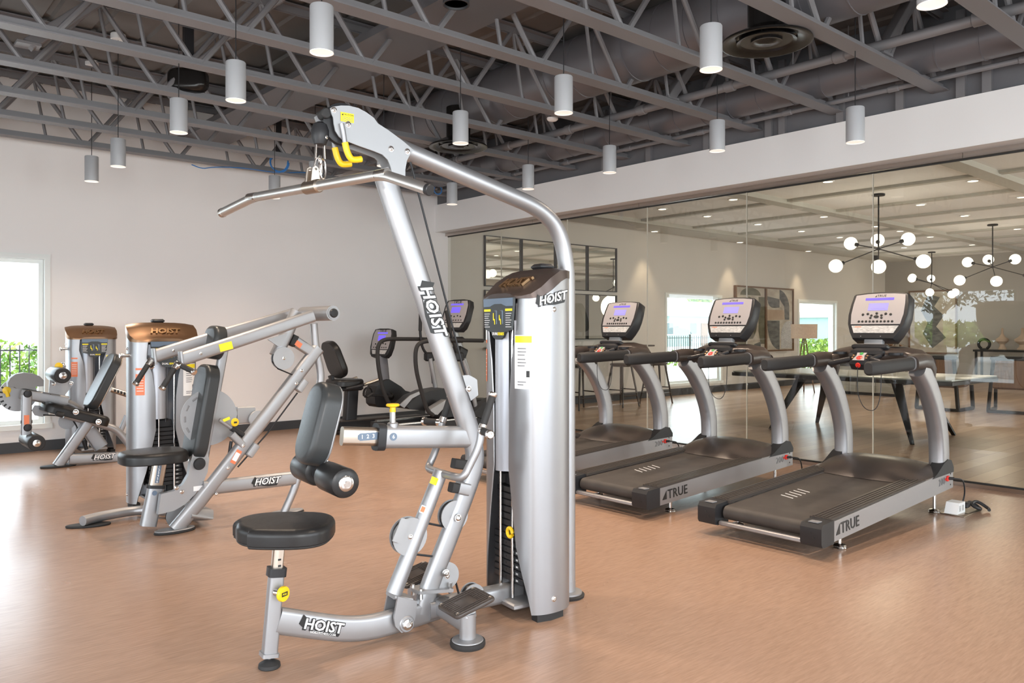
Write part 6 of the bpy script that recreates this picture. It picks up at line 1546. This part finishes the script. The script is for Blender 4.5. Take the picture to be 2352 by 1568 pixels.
# ================================================================ RECUMBENT BIKE AND ELLIPTICAL (back wall)
YR = 9.2
rb = thing('recumbent_bike', 'black recumbent exercise bike by the back wall behind the press machine', 'exercise bike', (5.2, 9.2, 0))
def cons(parent, oc, w, h, tilt, yaw, name='console'):
    """small console: dark shell, silver face, two screens, keys; faces -X turned by yaw"""
    cw = V((math.sin(yaw), -math.cos(yaw), 0)); nf = V((-math.cos(yaw), -math.sin(yaw), 0))
    cu = (UP * math.cos(tilt) - nf * math.sin(tilt)).normalized(); cn = cw.cross(cu); oc = V(oc)
    ol = [(-0.34 * w, 0), (0.34 * w, 0), (0.44 * w, 0.10 * h), (0.5 * w, 0.35 * h), (0.49 * w, 0.8 * h), (0.42 * w, 0.97 * h), (0.2 * w, 1.0 * h), (-0.2 * w, 1.0 * h), (-0.42 * w, 0.97 * h), (-0.49 * w, 0.8 * h), (-0.5 * w, 0.35 * h), (-0.44 * w, 0.10 * h)]
    c = G().pad(ol, oc - cn * 0.085, cw, cu, 0.09, 0.012, 3).ob(name, 'black', parent)
    def fl(p, d, m, nm): return G().flat(p, oc + cn * d, cw, cu, 0.002).ob(nm, m, c)
    fl([(-0.40 * w, 0.26 * h), (0.40 * w, 0.26 * h), (0.43 * w, 0.5 * h), (0.42 * w, 0.80 * h), (0.36 * w, 0.945 * h), (-0.36 * w, 0.945 * h), (-0.42 * w, 0.80 * h), (-0.43 * w, 0.5 * h)], 0.006, 'consoleface', 'face_plate')
    fl([(-0.30 * w, 0.09 * h), (0.30 * w, 0.09 * h), (0.37 * w, 0.23 * h), (-0.37 * w, 0.23 * h)], 0.006, 'conslabel', 'instruction_plate')
    fl([(-0.24 * w, 0.80 * h), (0.24 * w, 0.80 * h), (0.24 * w, 0.855 * h), (-0.24 * w, 0.855 * h)], 0.0085, 'screen', 'text_display')
    fl([(-0.17 * w, 0.56 * h), (0.17 * w, 0.56 * h), (0.17 * w, 0.74 * h), (-0.17 * w, 0.74 * h)], 0.0085, 'screen', 'screen')
    for i in range(7): G().lathe([(0.009, 0), (0.009, 0.003), (0, 0.003)], oc + cw * (-0.3 + 0.1 * i) * w + cu * 0.32 * h + cn * 0.007, cn, 10).ob('key', 'ink', c)
    for i in range(5): G().lathe([(0.011, 0), (0.011, 0.003), (0, 0.003)], oc + cw * (-0.24 + 0.12 * i) * w + cu * (0.44 + 0.02 * (i % 2)) * h + cn * 0.007, cn, 10).ob('key', 'ink', c)
    lettering(G(), 'TRUE', 0.055 * w / 0.4, oc + cu * 0.90 * h + cn * 0.007, cw, cu, 0.001, 0.008).ob('lettering', 'ink', c)
    return c
A = lambda l: l
# seat
pu8 = (UP * 0.93 - XN * 0.36).normalized()
p = V((4.913, 9.2, 0.958))
bk8 = G().pad([(x * (1 - 0.18 * (y / 0.25 if y > 0 else 0)), y) for x, y in rr(0.40, 0.50, 0.14, 7)], p, YN, pu8, 0.10, 0.045, 5).ob('backrest', 'vinyl', rb)
nb = YN.cross(pu8); lettering(G(), 'TRUE', 0.085, p - pu8 * 0.15 + nb * 0.1005, YN, pu8, 0.001, 0.012).ob('lettering', 'white', bk8)
ps = V((5.103, 9.2, 0.686))
G().pad(rr(0.42, 0.42, 0.12, 6), ps - UP * 0.06, XN, YN, 0.09, 0.035, 5).ob('seat', 'vinyl', rb)
G().box(ps + V((-0.05, 0, -0.09)), (0.5, 0.3, 0.06), None, 0.02).ob('seat_frame', 'black', rb)
G().beam([ps + V((-0.16, 0, -0.06)), ps + V((-0.2, 0, 0.08))], 0.08, 0.05, 0.01, side=YN).ob('back_bracket', 'black', rb)
for s in (-1, 1):
    hp8 = fillet([ps + V((-0.12, s * 0.25, -0.08)), ps + V((0.08, s * 0.28, -0.05)), ps + V((0.34, s * 0.28, 0.02))], 0.08, 4)
    h8 = G().tube(hp8, 0.018, 12).ob('seat_handle', 'black', rb)
    G().tube(hp8[-3:], 0.020, 12).ob('handle_sensor', 'bronze', h8)
G().beam([(5.206, 9.2, 0.629), (5.169, 9.2, 0.108)], 0.12, 0.16, 0.02, side=YN).ob('seat_pillar', 'black', rb)
x0 = 4.935; x1 = 6.285
G().bb((x0, 9.1, 0.07), (x1, 9.3, 0.17)).ob('main_rail', 'black', rb)
G().bb((x0 + 0.05, 9.08, 0.17), (x1 - 0.5, 9.32, 0.185)).ob('rail_cover', 'rail', rb)
for x in (x0 + 0.1, x1 - 0.1): G().box((x, 9.2, 0.04), (0.10, 0.62, 0.06), None, 0.015).ob('cross_foot', 'black', rb)
# drive unit with pedal
du = [(5.492, 9.1, 0.37), (5.477, 9.1, 0.503), (5.515, 9.1, 0.607), (5.615, 9.1, 0.669), (5.708, 9.1, 0.692), (5.898, 9.1, 0.583), (5.963, 9.1, 0.525), (6.06, 9.1, 0.5), (6.052, 9.1, 0.445), (5.947, 9.1, 0.396), (5.882, 9.1, 0.319), (5.708, 9.1, 0.31), (5.538, 9.1, 0.327)]
G().prism([sh(q, 0.1) for q in du], YN, 0.24).ob('drive_housing', 'black', rb)
cc = V((5.707, 9.06, 0.463))
cr_ = G().lathe([(0.05, 0), (0.05, 0.02), (0.015, 0.03), (0, 0.03)], cc, -YN, 22).ob('crank_hub', 'diffuser', rb)
for s, e in ((-1, V((-0.13, 0, 0.10))), (1, V((0.13, 0, -0.10)))):
    pp8 = cc + YN * (-0.04 if s < 0 else 0.34)
    G().beam([pp8, pp8 + e], 0.02, 0.035, 0.006).ob('crank_arm', 'black', rb)
pe = V((5.312, 8.95, 0.508))
pd = G().box(pe, (0.10, 0.10, 0.03), Matrix.Rotation(R(-30), 3, 'Y'), 0.008).ob('pedal', 'rubber', rb)
G().sweep([pe + V((0.07 * math.cos(R(a)) * 0.9 - 0.01, 0, 0.085 * math.sin(R(a)) + 0.02)) for a in range(-20, 201, 20)], rr(0.05, 0.008, 0.002, 1), side=YN).ob('pedal_strap', 'rubber', pd)
G().beam([pe, cc - YN * 0.04], 0.02, 0.03, 0.006).ob('crank_link', 'black', rb)
G().beam([(5.7, 9.2, 0.647), (5.658, 9.2, 1.013)], 0.09, 0.15, 0.03, side=YN).ob('mast', 'duct', rb)
G().tube(fillet([(5.849, 9.35, 1.226), (5.97, 9.35, 1.26), (5.881, 9.35, 1.129), (5.857, 9.35, 1.047), (5.881, 9.35, 1.005), (5.833, 9.35, 0.985), (5.737, 9.35, 0.994)], 0.06, 4), 0.017, 10).ob('front_handle', 'black', rb)
cons(rb, (5.607, 9.2, 0.994), 0.36, 0.40, R(18), R(18))

YE = 8.4
el = thing('elliptical_trainer', 'dark elliptical trainer with curved black handrails between the press machine and weight tower', 'elliptical', (5.9, 8.4, 0))
cons(el, (6.228, 8.4, 1.347), 0.48, 0.44, R(20), R(8))
G().beam([(6.265, 8.4, 1.353), (6.36, 8.4, 1.14), (6.51, 8.4, 0.732)], 0.07, 0.10, 0.025, side=YN).ob('mast', 'silver', el)
G().box((6.301, 8.4, 1.223), (0.16, 0.22, 0.08), None, 0.02).ob('dash', 'black', el)
G().beam([(6.301, 8.4, 1.07), (6.412, 8.4, 1.021)], 0.20, 0.16, 0.03, side=YN).ob('pivot_housing', 'black', el)
for s, pts in ((1, [(6.979, 8.7, 1.202), (6.361, 8.7, 1.22), (5.982, 8.7, 1.232), (5.38, 8.7, 1.239), (5.285, 8.7, 1.149), (5.301, 8.7, 0.878), (5.38, 8.7, 0.558), (5.499, 8.7, 0.346)]), (-1, [(6.528, 8.1, 1.212), (6.062, 8.1, 1.222), (5.57, 8.1, 1.215), (5.464, 8.1, 1.145), (5.464, 8.1, 0.894), (5.543, 8.1, 0.618), (5.636, 8.1, 0.349), (5.73, 8.1, 0.287)])):
    G().tube(fillet(pts, 0.14, 6), 0.026, 14).ob('side_handrail', 'rubber', el)
for dy, pts in ((0.26, [(5.926, 8.66, 1.646), (5.915, 8.66, 1.306), (5.955, 8.66, 1.094), (6.069, 8.66, 0.998), (6.126, 8.66, 0.64)]), (-0.26, [(5.958, 8.14, 1.601), (6.035, 8.14, 1.284), (6.092, 8.14, 1.147), (6.149, 8.14, 1.009), (6.092, 8.14, 0.965)])):
    lv8 = G().tube(fillet(pts, 0.08, 4), 0.018, 12).ob('moving_arm', 'black', el)
    G().cyl(pts[0], V(pts[0]).lerp(V(pts[1]), 0.9), 0.023, 14, 0.004).ob('arm_grip', 'rubber', lv8)
    G().box(pts[3], (0.14, 0.10, 0.12), None, 0.02).ob('arm_pivot', 'black', lv8)
for dy, pts in ((0.22, [(6.048, 8.62, 0.976), (6.141, 8.62, 0.559), (6.229, 8.62, 0.34)]), (-0.22, [(6.251, 8.18, 0.983), (6.383, 8.18, 0.654), (6.472, 8.18, 0.333)])):
    G().tube(pts, 0.030, 14).ob('lower_arm', 'plate', el)
hs = [(5.524, 8.55, 0.389), (5.686, 8.55, 0.505), (5.879, 8.55, 0.564), (6.135, 8.55, 0.587), (6.156, 8.55, 0.432), (6.049, 8.55, 0.321), (5.963, 8.55, 0.292), (5.577, 8.55, 0.35)]
hou = G().prism(hs, YN, 0.32).ob('wheel_housing', 'black', el)
G().prism([(5.433, 8.41, 0.411), (5.593, 8.41, 0.525), (5.769, 8.41, 0.578), (5.783, 8.41, 0.549), (5.619, 8.41, 0.484), (5.499, 8.41, 0.37)], YN, 0.02).ob('housing_trim', 'plate', hou)
G().prism([(5.754, 8.25, 0.352), (6.003, 8.25, 0.461), (6.032, 8.25, 0.414), (5.864, 8.25, 0.276), (5.754, 8.25, 0.295)], YN, 0.12).ob('foot_pedal', 'plate', el)
G().prism([(6.36, 8.15, 0.285), (6.538, 8.15, 0.402), (6.721, 8.15, 0.462), (6.736, 8.15, 0.259), (6.538, 8.15, 0.179), (6.375, 8.15, 0.237)], YN, 0.14).ob('foot_pedal', 'black', el)
xa = 5.189; xb = 7.085
for y in (8.15, 8.65): G().bb((xa, y - 0.05, 0.10), (xb, y + 0.05, 0.20)).ob('base_rail', 'black', el)
for y in (8.15, 8.65): G().bb((xa + 0.05, y - 0.03, 0.20), (xb - 0.1, y + 0.03, 0.215)).ob('roller_track', 'chrome', el)
for x in (xa + 0.06, (xa + xb) / 2, xb - 0.06): G().box((x, 8.4, 0.07), (0.12, 0.66, 0.06), None, 0.015).ob('cross_foot', 'black', el)
for x in (xa + 0.06, xb - 0.06):
    for y in (8.12, 8.68): G().cyl((x, y, 0), (x, y, 0.05), 0.035, 16, 0.006).ob('levelling_foot', 'rubber', el)
G().box(((xa + xb) / 2 + 0.3, 8.4, 0.30), (0.9, 0.36, 0.24), None, 0.05).ob('drive_box', 'black', el)
